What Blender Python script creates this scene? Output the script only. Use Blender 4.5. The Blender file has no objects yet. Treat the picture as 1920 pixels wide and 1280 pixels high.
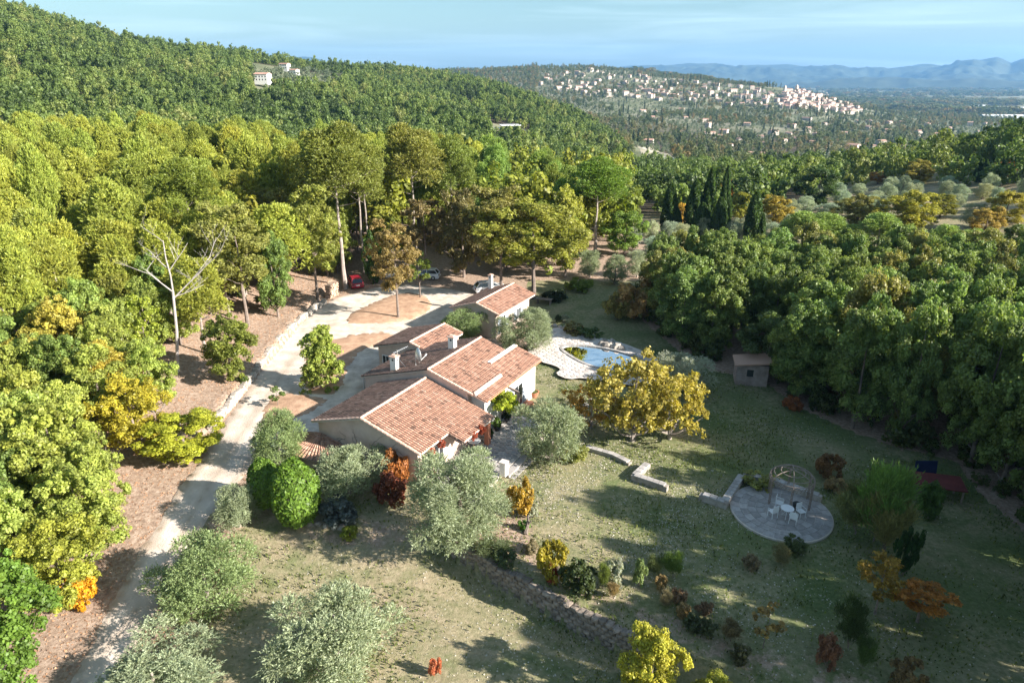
import bpy, math, random
import numpy as np
from mathutils import Vector, Matrix, noise as mnoise
from mathutils.geometry import delaunay_2d_cdt
R = math.radians
rnd = random.Random(7)
rs = np.random.RandomState(11)
SC = bpy.context.scene
C = SC.collection
# ------------------------------------------------------------------ camera, sky, sun, exposure
F, CP, H = 1280.0, R(21.34), 28.0
cp, sp = math.cos(CP), math.sin(CP)
cam_d = bpy.data.cameras.new('camera'); cam = bpy.data.objects.new('camera', cam_d); C.objects.link(cam)
cam.location = (0, 0, H); cam.rotation_euler = (R(90) - CP, 0, 0)
cam_d.sensor_width = 36; cam_d.lens = 24; cam_d.clip_start = 0.5; cam_d.clip_end = 60000
SC.camera = cam
SUN_EL, SUN_AZ = 25.5, 111.0          # degrees; azimuth clockwise from +Y
sdir = Vector((math.sin(R(SUN_AZ)) * math.cos(R(SUN_EL)), math.cos(R(SUN_AZ)) * math.cos(R(SUN_EL)), math.sin(R(SUN_EL))))
sd = bpy.data.lights.new('sun', 'SUN'); so = bpy.data.objects.new('sun', sd); C.objects.link(so)
sd.energy = 5.0; sd.angle = R(0.53); sd.color = (1.0, 0.94, 0.85)
so.rotation_euler = sdir.to_track_quat('Z', 'Y').to_euler(); so.location = (60, -30, 60)
w = bpy.data.worlds.new('World'); SC.world = w; w.use_nodes = True
nt = w.node_tree; nt.nodes.clear()
def nn(nt, t, **k):
    n = nt.nodes.new(t)
    for a, b in k.items(): setattr(n, a, b)
    return n
sky = nn(nt, 'ShaderNodeTexSky', sky_type='NISHITA', sun_disc=False, sun_elevation=R(SUN_EL), sun_rotation=R(SUN_AZ), air_density=1.15, dust_density=1.3, ozone_density=2.2, altitude=300)
bg = nn(nt, 'ShaderNodeBackground'); bg.inputs[1].default_value = 0.05
ow = nn(nt, 'ShaderNodeOutputWorld')
tc = nn(nt, 'ShaderNodeTexCoord'); mp = nn(nt, 'ShaderNodeMapping'); mp.inputs['Scale'].default_value = (1.2, 1.2, 22); mp.inputs['Rotation'].default_value = (0.03, 0.05, 0)
n1 = nn(nt, 'ShaderNodeTexNoise'); n1.inputs['Scale'].default_value = 2.2; n1.inputs['Detail'].default_value = 7; n1.inputs['Roughness'].default_value = .55; n1.inputs['Distortion'].default_value = .5
rp = nn(nt, 'ShaderNodeValToRGB'); rp.color_ramp.elements[0].position = .44; rp.color_ramp.elements[1].position = .85
rp.color_ramp.elements[0].color = (0, 0, 0, 1); rp.color_ramp.elements[1].color = (.42, .42, .42, 1)
mx = nn(nt, 'ShaderNodeMix', data_type='RGBA'); mx.inputs[7].default_value = (10.6, 12.8, 13.6, 1)
tint = nn(nt, 'ShaderNodeMix', data_type='RGBA', blend_type='MULTIPLY'); tint.inputs[0].default_value = 1.0; tint.inputs[7].default_value = (.98, 1.12, 1.06, 1)
L = nt.links.new
L(tc.outputs['Generated'], mp.inputs[0]); L(mp.outputs[0], n1.inputs[0]); L(n1.outputs[0], rp.inputs[0]); L(rp.outputs[0], mx.inputs[0])
L(sky.outputs[0], tint.inputs[6]); L(tint.outputs[2], mx.inputs[6]); L(mx.outputs[2], bg.inputs[0]); L(bg.outputs[0], ow.inputs[0])
SC.view_settings.view_transform = 'Standard'; SC.view_settings.look = 'None'; SC.view_settings.gamma = 1; SC.view_settings.exposure = 1.6
SC.view_settings.use_curve_mapping = False
SC.render.engine = 'CYCLES'
cy = SC.cycles; cy.max_bounces = 6; cy.diffuse_bounces = 2; cy.glossy_bounces = 2; cy.transmission_bounces = 3; cy.volume_bounces = 0; cy.transparent_max_bounces = 6
cy.use_denoising = True; cy.denoiser = 'OPENIMAGEDENOISE'; cy.denoising_input_passes = 'RGB_ALBEDO_NORMAL'; cy.sample_clamp_indirect = 6
# ------------------------------------------------------------------ pixel <-> place (pixels of the 1920x1280 photograph)
def PJ(x, y, z):
    zc = y * cp + (H - z) * sp
    return 960 + F * x / zc, 640 - F * ((z - H) * cp + y * sp) / zc, zc
def ray(px, py):
    u = (px - 960) / F; v = (640 - py) / F
    return u, cp + sp * v, -sp + cp * v
def azpx(x, y): return 960 + F * (x / np.maximum(y, 1e-3)) / cp
def sst(e0, e1, x):
    t = np.clip((x - e0) / (e1 - e0), 0, 1); return t * t * (3 - 2 * t)
DD = [0, 60, 120, 180, 260, 350, 450, 600, 750, 900, 1100, 1400, 1800, 2200, 2600, 3200, 4500, 7000, 20000]
TAB = {
 -1500: [0, 1, 4, 8, 15, 30, 60, 110, 160, 200, 220, 230, 230, 200, 180, 150, 100, 50, 0],
 -600: [0, 1, 4, 8, 10, 25, 50, 95, 130, 150, 150, 120, 100, 90, 80, 60, 40, 0, -50],
 0:    [0, 0, 3, 4, -2, 8, 24, 52, 79, 84, 70, 40, 20, 20, 20, 0, -50, -100, -100],
 300:  [0, 0, 3, 3, -4, 2, 12, 30, 45, 42, 30, 10, 0, 0, 10, 0, -60, -100, -100],
 450:  [0, 0, 2, 2, -6, -2, 8, 22, 36, 42, 30, 5, 0, 0, 15, 0, -80, -100, -100],
 600:  [0, 0, 1, 0, -8, -5, 2, 13, 26, 34, 28, 5, 0, 10, 20, 10, -100, -100, -100],
 740:  [0, 0, 1, -1, -9, -8, -3, 6, 16, 25, 25, 5, 0, 20, 32, 20, -100, -100, -100],
 850:  [0, 0, 0, -3, -10, -11, -7, 0, 9, 19, 18, -5, -5, 22, 34, 20, -100, -100, -100],
 950:  [0, 0, 0, -4, -11, -13, -11, -6, 3, 8, -5, -25, -12, 20, 36, 20, -100, -100, -100],
 1050: [0, 0, 0, -5, -12, -16, -17, -15, -14, -24, -32, -40, -18, 26, 50, 30, -100, -105, -100],
 1150: [0, 0, 0, -5, -13, -18, -23, -28, -38, -46, -50, -42, -10, 28, 48, 20, -100, -105, -100],
 1250: [0, 0, 0, -4, -13, -20, -26, -35, -45, -50, -52, -45, -16, 20, 32, 0, -100, -105, -100],
 1400: [0, 0, 0, -3, -11, -20, -30, -42, -50, -54, -55, -50, -30, 10, 2, -60, -100, -105, -100],
 1500: [0, 0, 0, -2, -9, -18, -30, -42, -50, -54, -58, -54, -32, -6, -42, -90, -100, -105, -100],
 1600: [0, 0, 0, -1, -6, -16, -28, -42, -52, -58, -60, -60, -52, -56, -80, -95, -100, -105, -100],
 1700: [0, 0, 0, 0, -3, -12, -26, -42, -54, -60, -62, -64, -66, -74, -88, -98, -103, -105, -100],
 1800: [0, 0, 0, 1, 2, -8, -24, -40, -54, -60, -62, -66, -70, -78, -90, -98, -103, -105, -100],
 1920: [0, 0, 0, 2, 4, 0, -14, -36, -52, -60, -62, -66, -70, -78, -90, -98, -103, -105, -100],
 2300: [0, 0, 2, 12, 30, 36, 20, -15, -40, -55, -60, -66, -70, -78, -90, -98, -103, -105, -100],
 3500: [0, 0, 2, 16, 44, 60, 60, 10, -20, -40, -60, -66, -70, -78, -90, -98, -103, -105, -100]}
_pk = np.array(sorted(TAB)); _tv = np.array([TAB[k] for k in sorted(TAB)], float)
_NU, _ND = 360, 300
_u = np.linspace(-1500, 3500, _NU); _ld = np.linspace(0, math.log1p(20000 / 60.), _ND)
_dl = np.log1p(np.array(DD) / 60.)
_g = np.array([np.interp(_ld, _dl, r) for r in _tv]); _g = np.array([np.interp(_u, _pk, _g[:, j]) for j in range(_ND)]).T
def _blur(g, n, ax):
    k = np.hanning(2 * n + 3)[1:-1]; k /= k.sum()
    p = np.pad(g, [(n, n) if i == ax else (0, 0) for i in range(2)], mode='edge')
    return np.apply_along_axis(lambda m: np.convolve(m, k, 'valid'), ax, p)
_g = _blur(_blur(_g, 6, 0), 6, 1)
_sn = [(rs.uniform(0, 6.28), rs.uniform(0, 6.28), rs.uniform(0.7, 1.4)) for _ in range(24)]
def wob(x, y, s):
    o = 0
    for i, (a, p, f) in enumerate(_sn):
        o = o + np.sin((x * math.cos(a) + y * math.sin(a)) * f * 2 * math.pi / s + p)
    return o / 5.0
WALL = [(-3.95, 36.3), (-0.9, 34.0), (2.2, 31.6), (6.6, 28.4), (9.5, 26.5), (14, 24.5), (22, 22), (40, 16)]
def wall_side(x, y):
    """signed distance to the retaining wall's line, + on the upper (north-east) side"""
    best = np.full(np.shape(x), 1e9); sg = np.ones(np.shape(x))
    for (x0, y0), (x1, y1) in zip(WALL[:-1], WALL[1:]):
        dx, dy = x1 - x0, y1 - y0; l2 = dx * dx + dy * dy
        t = np.clip(((x - x0) * dx + (y - y0) * dy) / l2, 0, 1)
        d = np.hypot(x - x0 - t * dx, y - y0 - t * dy); cr = dx * (y - y0) - dy * (x - x0)
        m = d < best; best = np.where(m, d, best); sg = np.where(m, np.sign(cr), sg)
    return best * sg
def hgt(x, y):
    x = np.asarray(x, float); y = np.asarray(y, float)
    d = np.hypot(x, y); u = np.clip(azpx(x, np.maximum(y, .05)), -1500, 3499)
    u = np.where(y < 1, np.where(x < 0, -1500, 3499), u)
    fu = (u + 1500) / 5000 * (_NU - 1); fd = np.clip(np.log1p(d / 60.) / _ld[-1] * (_ND - 1), 0, _ND - 1.001)
    i = np.clip(fu.astype(int), 0, _NU - 2); j = fd.astype(int); a = fu - i; b = fd - j
    z = _g[i, j] * (1 - a) * (1 - b) + _g[i + 1, j] * a * (1 - b) + _g[i, j + 1] * (1 - a) * b + _g[i + 1, j + 1] * a * b
    z = z + wob(x, y, 260.) * 2.2 * sst(230, 500, d) + wob(x, y, 900) * 5 * sst(900, 1800, d) * (1 - sst(3000, 4500, d))
    z = z * sst(70, 130, d)
    low = -1.5 * sst(0, 12, 44 - y)
    s = wall_side(x, y)
    up = low * (1 - sst(-6.5, -3.6, x))                      # upper garden is level, the drive side slopes
    lower = low * (1 - .35 * sst(8, 30, x))
    loc = np.where(s > 0, up, lower)
    # the right-hand end of the terrace fades to a bank
    fade = sst(9, 16, x); loc = loc * (1 - fade) + fade * (lower * sst(3.5, -3.5, s))
    z = z + loc * (1 - sst(60, 90, d))
    z = z + 0.75 * sst(-25.35, -25.9, x) * sst(44, 52, y) * (1 - sst(88, 100, y)) + 1.2 * sst(-27, -40, x) * (1 - sst(100, 140, d))
    z = z + wob(x, y, 9.) * .035 * sst(2, 6, np.hypot(x - 0, y - 50) - 12)
    return z
def hz(x, y): return float(hgt(np.array([x]), np.array([y]))[0])
_T = np.concatenate([np.linspace(20, 300, 900), np.geomspace(301, 20000, 1800)])
def G(px, py):
    """where the view through a pixel meets the ground"""
    a, b, c = ray(px, py)
    X, Y, Z = a * _T, b * _T, H + c * _T
    dz = Z - hgt(X, Y); k = np.argmax(dz < 0)
    if dz[k] >= 0: k = len(_T) - 1
    if k == 0: return float(X[0]), float(Y[0]), float(Z[0])
    t = _T[k - 1] + (_T[k] - _T[k - 1]) * dz[k - 1] / (dz[k - 1] - dz[k])
    x, y = a * t, b * t
    return x, y, hz(x, y)
def Pz(px, py, z=0.):
    a, b, c = ray(px, py); t = (z - H) / c
    return a * t, b * t
def ztop(x, y, py):
    """height above datum of a point over (x, y) seen in row py"""
    v = (640 - py) / F
    # ((z-H)cp + y sp) = v (y cp + (H-z) sp)
    q = (v * y * cp - y * sp) / (cp + v * sp)
    return H + q
# ------------------------------------------------------------------ materials
MATS = {}
def newmat(name):
    m = bpy.data.materials.new(name); m.use_nodes = True; m.node_tree.nodes.clear(); MATS[name] = m
    return m, m.node_tree, (lambda t, **k: nn(m.node_tree, t, **k)), m.node_tree.links.new
def rough_mat(name, c1, c2, scale=6., rough=.85, bump=.3, bscale=None, rand=0., attr=None, c3=None, spec=.3, metal=0., obj=False, dist=.05, detail=6):
    m, t, N, K = newmat(name)
    o = N('ShaderNodeOutputMaterial'); p = N('ShaderNodeBsdfPrincipled'); K(p.outputs[0], o.inputs[0])
    p.inputs['Roughness'].default_value = rough; p.inputs['Specular IOR Level'].default_value = spec; p.inputs['Metallic'].default_value = metal
    tc = N('ShaderNodeTexCoord'); ns = N('ShaderNodeTexNoise'); ns.inputs['Scale'].default_value = scale; ns.inputs['Detail'].default_value = detail; ns.inputs['Roughness'].default_value = .65
    K(tc.outputs['Object'], ns.inputs['Vector'])
    r = N('ShaderNodeValToRGB'); e = r.color_ramp.elements
    e[0].position = .32; e[1].position = .7; e[0].color = (*c1, 1); e[1].color = (*c2, 1)
    K(ns.outputs[0], r.inputs[0]); col = r.outputs[0]
    if attr or rand:
        src = None
        if attr:
            a = N('ShaderNodeAttribute', attribute_name=attr); src = a.outputs['Fac']
        else:
            a = N('ShaderNodeObjectInfo'); src = a.outputs['Random']
        if c3:
            r2 = N('ShaderNodeValToRGB'); r2.color_ramp.interpolation = 'LINEAR'
            ee = r2.color_ramp.elements; ee[0].color = (*c3[0], 1); ee[1].color = (*c3[-1], 1); ee[0].position = .02; ee[1].position = .98
            for i, cc in enumerate(c3[1:-1]): q = ee.new((i + 1) / (len(c3) - 1)); q.color = (*cc, 1)
            K(src, r2.inputs[0]); mm = N('ShaderNodeMix', data_type='RGBA'); mm.inputs[0].default_value = .85
            K(col, mm.inputs[6]); K(r2.outputs[0], mm.inputs[7]); col = mm.outputs[2]
        else:
            mr = N('ShaderNodeMapRange'); mr.inputs['To Min'].default_value = 1 - rand; mr.inputs['To Max'].default_value = 1 + rand
            K(src, mr.inputs[0]); vm = N('ShaderNodeVectorMath', operation='SCALE'); K(col, vm.inputs[0]); K(mr.outputs[0], vm.inputs['Scale']); col = vm.outputs[0]
    if obj:
        oi = N('ShaderNodeObjectInfo'); vm = N('ShaderNodeVectorMath', operation='MULTIPLY'); K(col, vm.inputs[0]); K(oi.outputs['Color'], vm.inputs[1]); col = vm.outputs[0]
    K(col, p.inputs['Base Color'])
    if bump:
        n2 = N('ShaderNodeTexNoise'); n2.inputs['Scale'].default_value = bscale or scale * 4; n2.inputs['Detail'].default_value = 5
        K(tc.outputs['Object'], n2.inputs['Vector']); b = N('ShaderNodeBump'); b.inputs['Strength'].default_value = bump; b.inputs['Distance'].default_value = dist
        K(n2.outputs[0], b.inputs['Height']); K(b.outputs[0], p.inputs['Normal'])
    return m
def foliage_mat(name, tints=None, trans=.38, obj=True, vlo=.5, vhi=1.55, gloss=.35, warm=(1.4, 1.1, .6), warmf=.4, bscale=0.02):
    m, t, N, K = newmat(name)
    o = N('ShaderNodeOutputMaterial')
    oi = N('ShaderNodeObjectInfo')
    if tints:
        r = N('ShaderNodeValToRGB'); ee = r.color_ramp.elements; ee[0].color = (*tints[0], 1); ee[1].color = (*tints[-1], 1)
        for i, cc in enumerate(tints[1:-1]): q = ee.new((i + 1) / (len(tints) - 1)); q.color = (*cc, 1)
        g = N('ShaderNodeNewGeometry'); ns = N('ShaderNodeTexNoise'); ns.inputs['Scale'].default_value = bscale; ns.inputs['Detail'].default_value = 2
        K(g.outputs['Position'], ns.inputs['Vector'])
        ad = N('ShaderNodeMath', operation='MULTIPLY_ADD'); ad.inputs[1].default_value = .75
        s2 = N('ShaderNodeMath', operation='MULTIPLY_ADD'); s2.inputs[1].default_value = 1.6; s2.inputs[2].default_value = -.68
        K(ns.outputs[0], s2.inputs[0]); K(oi.outputs['Random'], ad.inputs[0]); K(s2.outputs[0], ad.inputs[2]); K(ad.outputs[0], r.inputs[0]); col = r.outputs[0]
    else: col = oi.outputs['Color']
    a = N('ShaderNodeAttribute', attribute_name='v'); b = N('ShaderNodeAttribute', attribute_name='k')
    mr = N('ShaderNodeMapRange'); mr.inputs['To Min'].default_value = vlo; mr.inputs['To Max'].default_value = vhi; K(a.outputs['Fac'], mr.inputs[0])
    v1 = N('ShaderNodeVectorMath', operation='SCALE'); K(col, v1.inputs[0]); K(mr.outputs[0], v1.inputs['Scale'])
    v2 = N('ShaderNodeVectorMath', operation='MULTIPLY'); K(v1.outputs[0], v2.inputs[0]); v2.inputs[1].default_value = warm
    kk = N('ShaderNodeMath', operation='MULTIPLY'); kk.inputs[1].default_value = warmf; K(b.outputs['Fac'], kk.inputs[0])
    mm = N('ShaderNodeMix', data_type='RGBA'); K(kk.outputs[0], mm.inputs[0]); K(v1.outputs[0], mm.inputs[6]); K(v2.outputs[0], mm.inputs[7])
    p = N('ShaderNodeBsdfPrincipled'); p.inputs['Roughness'].default_value = .5; p.inputs['Specular IOR Level'].default_value = gloss; K(mm.outputs[2], p.inputs['Base Color'])
    tr = N('ShaderNodeBsdfTranslucent'); v3 = N('ShaderNodeVectorMath', operation='MULTIPLY'); v3.inputs[1].default_value = (1.25, 1.3, .6); K(mm.outputs[2], v3.inputs[0]); K(v3.outputs[0], tr.inputs[0])
    ms = N('ShaderNodeMixShader'); ms.inputs[0].default_value = trans; K(p.outputs[0], ms.inputs[1]); K(tr.outputs[0], ms.inputs[2]); K(ms.outputs[0], o.inputs[0])
    return m
M_leaf = foliage_mat('leaf', vlo=.45, vhi=1.8)
M_needle = foliage_mat('needle', trans=.25, vlo=.5, vhi=1.5, warmf=.6)
M_olive = foliage_mat('olive_leaf', trans=.25, vlo=.5, vhi=1.75, gloss=.5, warm=(1.25, 1.1, .7))
M_bark = rough_mat('bark', (.13, .10, .085), (.30, .24, .20), 3, bump=.6, rand=.25)
M_bark_pale = rough_mat('pale_bark', (.21, .17, .15), (.42, .36, .32), 2.5, bump=.5, rand=.1)
M_deadbark = rough_mat('bleached_wood', (.28, .245, .23), (.45, .41, .385), 3, bump=.4)
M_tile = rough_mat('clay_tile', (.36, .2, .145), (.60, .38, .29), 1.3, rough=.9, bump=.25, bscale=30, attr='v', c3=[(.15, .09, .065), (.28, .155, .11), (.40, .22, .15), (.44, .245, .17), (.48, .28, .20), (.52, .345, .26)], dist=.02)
M_tile_shade = rough_mat('shaded_clay_tile', (.20, .13, .10), (.36, .24, .19), 1.3, rough=.95, bump=.3, bscale=30, attr='v', c3=[(.09, .07, .055), (.17, .11, .085), (.25, .155, .12), (.30, .19, .15), (.34, .24, .19)], dist=.02)  # darker copy of the clay tile: shade of the west slopes put into the colour
M_ridge = rough_mat('ridge_tile_clay', (.58, .36, .27), (.72, .5, .4), 3, rand=.12, dist=.02)
M_wall = rough_mat('pink_stucco', (.50, .37, .31), (.70, .56, .49), .55, rough=.95, bump=.15, bscale=40, dist=.02)
M_white = rough_mat('white_stucco', (.74, .72, .68), (.82, .80, .76), 1.5, rough=.95, bump=.1, bscale=40, dist=.02)
M_mortar = rough_mat('mortar', (.52, .45, .40), (.66, .59, .53), 5, bump=.3)
M_stone = rough_mat('limestone', (.26, .22, .185), (.47, .42, .37), 2.5, bump=.7, bscale=9, rand=.28)
M_stone_dk = rough_mat('old_wall_stone', (.15, .12, .10), (.31, .255, .21), 2.5, bump=.7, bscale=9, rand=.3)
M_paver = rough_mat('paving_stone', (.29, .265, .25), (.45, .42, .395), 2.5, bump=.4, bscale=20, rand=.2, dist=.02)
M_deck = rough_mat('pool_deck_stone', (.5, .455, .42), (.66, .61, .57), 1.5, bump=.3, bscale=20, attr='v', c3=[(.38, .33, .30), (.52, .47, .43), (.62, .56, .51)], dist=.02)
M_wood = rough_mat('weathered_wood', (.16, .12, .10), (.30, .25, .21), 5, bump=.4)
M_log = rough_mat('split_logs', (.34, .22, .15), (.62, .48, .38), 6, bump=.5, rand=.3)
M_shutter = rough_mat('grey_shutter', (.30, .33, .38), (.36, .40, .45), 3, bump=.1)
M_frame = rough_mat('white_paint', (.74, .74, .74), (.82, .82, .82), 3, rough=.5, bump=0)
M_metal = rough_mat('galvanised_metal', (.5, .5, .5), (.66, .66, .66), 5, rough=.45, bump=0, metal=.6)
M_rust = rough_mat('rusty_iron', (.20, .15, .12), (.34, .27, .23), 8, rough=.7, bump=.2)
M_terra = rough_mat('terracotta', (.42, .16, .09), (.55, .24, .15), 4, bump=.1)
M_black = rough_mat('black_plastic', (.02, .02, .02), (.04, .04, .04), 4, rough=.5, bump=0)
M_redroof = rough_mat('dark_red_sheet', (.10, .025, .025), (.17, .045, .04), 2, rough=.6, bump=.1)
M_blue = rough_mat('blue_tarp', (.01, .018, .06), (.02, .03, .10), 2, rough=.5, bump=.2)
M_village = rough_mat('village_render', (.46, .39, .33), (.66, .58, .51), .05, bump=0, rand=.2)
M_vroof = rough_mat('village_roof', (.36, .20, .15), (.50, .32, .25), .1, bump=.2, rand=.25)
M_vwin = rough_mat('dark_window', (.03, .03, .035), (.05, .05, .06), 1, rough=.3, bump=0)
M_indus = rough_mat('white_sheeting', (.72, .74, .76), (.8, .82, .84), .05, bump=0)
M_gravel = rough_mat('pale_gravel', (.42, .345, .285), (.76, .655, .565), .8, rough=.95, bump=.8, bscale=9, dist=.05, detail=14)
def rutted(m):
    t = m.node_tree; p = [n for n in t.nodes if n.type == 'BSDF_PRINCIPLED'][0]; l = p.inputs['Base Color'].links[0]; srcs = l.from_socket; a = nn(t, 'ShaderNodeAttribute', attribute_name='rut'); mm = nn(t, 'ShaderNodeMix', data_type='RGBA'); nz_ = nn(t, 'ShaderNodeTexNoise'); nz_.inputs['Scale'].default_value = 1.6; nz_.inputs['Detail'].default_value = 8
    tc2 = nn(t, 'ShaderNodeTexCoord'); t.links.new(tc2.outputs['Object'], nz_.inputs['Vector']); mu = nn(t, 'ShaderNodeMath', operation='MULTIPLY'); t.links.new(a.outputs['Fac'], mu.inputs[0]); m2 = nn(t, 'ShaderNodeMath', operation='MULTIPLY_ADD'); m2.inputs[1].default_value = 2.6; m2.inputs[2].default_value = -.7; m2.use_clamp = True
    t.links.new(nz_.outputs[0], m2.inputs[0]); t.links.new(m2.outputs[0], mu.inputs[1]); t.links.new(mu.outputs[0], mm.inputs[0]); t.links.new(srcs, mm.inputs[6]); mm.inputs[7].default_value = (.33, .245, .175, 1); t.links.new(mm.outputs[2], p.inputs['Base Color'])
rutted(M_gravel)
M_litter = rough_mat('pine_litter', (.31, .18, .115), (.56, .37, .25), 1.1, rough=.95, bump=.7, bscale=7, dist=.06, detail=10)
M_paperleaf = rough_mat('dry_leaf', (.38, .34, .27), (.54, .50, .42), 3, rough=.6, bump=0, rand=.25)
M_brownleaf = rough_mat('brown_leaf', (.30, .15, .08), (.46, .27, .16), 3, rough=.7, bump=0)
def glass():
    m, t, N, K = newmat('glass'); o = N('ShaderNodeOutputMaterial'); p = N('ShaderNodeBsdfPrincipled'); K(p.outputs[0], o.inputs[0])
    p.inputs['Base Color'].default_value = (.03, .035, .04, 1); p.inputs['Roughness'].default_value = .06; p.inputs['Specular IOR Level'].default_value = .8; return m
M_glass = glass()
def carpaint(name, c):
    m, t, N, K = newmat(name); o = N('ShaderNodeOutputMaterial'); p = N('ShaderNodeBsdfPrincipled'); K(p.outputs[0], o.inputs[0])
    p.inputs['Roughness'].default_value = .3; p.inputs['Coat Weight'].default_value = .6; p.inputs['Coat Roughness'].default_value = .08
    ns = N('ShaderNodeTexNoise'); ns.inputs['Scale'].default_value = 2; r = N('ShaderNodeValToRGB'); r.color_ramp.elements[0].color = (*[k * .8 for k in c], 1); r.color_ramp.elements[1].color = (*c, 1)
    K(ns.outputs[0], r.inputs[0]); K(r.outputs[0], p.inputs['Base Color']); return m
def water():
    m, t, N, K = newmat('pool_water'); o = N('ShaderNodeOutputMaterial'); p = N('ShaderNodeBsdfPrincipled'); K(p.outputs[0], o.inputs[0])
    p.inputs['Base Color'].default_value = (.55, .93, .97, 1); p.inputs['Roughness'].default_value = .02; p.inputs['IOR'].default_value = 1.33; p.inputs['Transmission Weight'].default_value = 1
    ns = N('ShaderNodeTexNoise'); ns.inputs['Scale'].default_value = 3; b = N('ShaderNodeBump'); b.inputs['Strength'].default_value = .25; b.inputs['Distance'].default_value = .05
    K(ns.outputs[0], b.inputs['Height']); K(b.outputs[0], p.inputs['Normal']); return m
M_water = water()
M_pooltile = rough_mat('pool_tile', (.001, .17, .25), (.003, .25, .33), 3, rough=.4, bump=.1)
def ground_mat():
    m, t, N, K = newmat('ground_cover'); o = N('ShaderNodeOutputMaterial'); p = N('ShaderNodeBsdfPrincipled'); K(p.outputs[0], o.inputs[0])
    p.inputs['Roughness'].default_value = .95; p.inputs['Specular IOR Level'].default_value = .15
    g = N('ShaderNodeNewGeometry')
    def noi(s, d=6, r=.6):
        n = N('ShaderNodeTexNoise'); n.inputs['Scale'].default_value = s; n.inputs['Detail'].default_value = d; n.inputs['Roughness'].default_value = r; K(g.outputs['Position'], n.inputs['Vector']); return n.outputs[0]
    def ramp(src, *st):
        r = N('ShaderNodeValToRGB'); e = r.color_ramp.elements; e[0].position, e[1].position = st[0][0], st[-1][0]; e[0].color = (*st[0][1], 1); e[1].color = (*st[-1][1], 1)
        for q in st[1:-1]: k = e.new(q[0]); k.color = (*q[1], 1)
        K(src, r.inputs[0]); return r.outputs[0]
    def mix(f, a, b):
        q = N('ShaderNodeMix', data_type='RGBA'); K(f, q.inputs[0]); K(a, q.inputs[6]); K(b, q.inputs[7]); return q.outputs[2]
    grass = ramp(noi(2.6, 10, .78), (.30, (.045, .065, .022)), (.43, (.13, .16, .06)), (.54, (.26, .25, .13)), (.66, (.40, .34, .22)), (.8, (.52, .46, .34)))
    straw = ramp(noi(3.4, 10, .75), (.3, (.19, .16, .09)), (.5, (.38, .30, .20)), (.72, (.56, .46, .33)))
    patch = ramp(noi(.16, 4, .6), (.40, (0, 0, 0)), (.62, (1, 1, 1)))
    at = lambda n: N('ShaderNodeAttribute', attribute_name=n).outputs['Fac']
    sc_ = N('ShaderNodeMath', operation='MULTIPLY_ADD'); sc_.inputs[1].default_value = .45; K(patch, sc_.inputs[0]); K(at('dry'), sc_.inputs[2])
    cl = N('ShaderNodeClamp'); K(sc_.outputs[0], cl.inputs[0])
    lawn = mix(cl.outputs[0], grass, straw)
    gp_ = ramp(noi(.33, 5, .7), (.46, (0, 0, 0)), (.66, (.75, .75, .75))); gm_ = N('ShaderNodeMath', operation='MAXIMUM'); K(gp_, gm_.inputs[0]); K(at('green'), gm_.inputs[1]); lawn = mix(gm_.outputs[0], lawn, ramp(noi(4, 8, .75), (.3, (.05, .08, .025)), (.55, (.12, .165, .055)), (.75, (.28, .29, .15))))
    lit = ramp(noi(3.2, 10, .72), (.3, (.18, .12, .085)), (.5, (.38, .27, .20)), (.7, (.57, .44, .35)))
    jit = N('ShaderNodeMath', operation='MULTIPLY_ADD'); jit.inputs[1].default_value = 1.2; jit.inputs[2].default_value = -.6; K(noi(.8, 6, .7), jit.inputs[0])
    ad = N('ShaderNodeMath', operation='ADD'); K(at('litter'), ad.inputs[0]); K(jit.outputs[0], ad.inputs[1])
    mr = N('ShaderNodeMapRange', interpolation_type='SMOOTHSTEP'); mr.inputs['From Min'].default_value = .38; mr.inputs['From Max'].default_value = .62; K(ad.outputs[0], mr.inputs[0])
    near = mix(mr.outputs[0], lawn, lit)
    far = ramp(noi(.012, 9, .72), (.33, (.07, .085, .04)), (.45, (.13, .14, .075)), (.57, (.23, .22, .145)), (.72, (.38, .34, .26)))
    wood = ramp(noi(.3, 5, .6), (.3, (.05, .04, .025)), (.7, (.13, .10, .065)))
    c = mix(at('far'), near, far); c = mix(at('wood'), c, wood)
    K(c, p.inputs['Base Color'])
    b = N('ShaderNodeBump'); b.inputs['Strength'].default_value = .9; b.inputs['Distance'].default_value = .12
    K(noi(5, 8, .8), b.inputs['Height']); K(b.outputs[0], p.inputs['Normal'])
    return m
M_ground = ground_mat()
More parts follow.
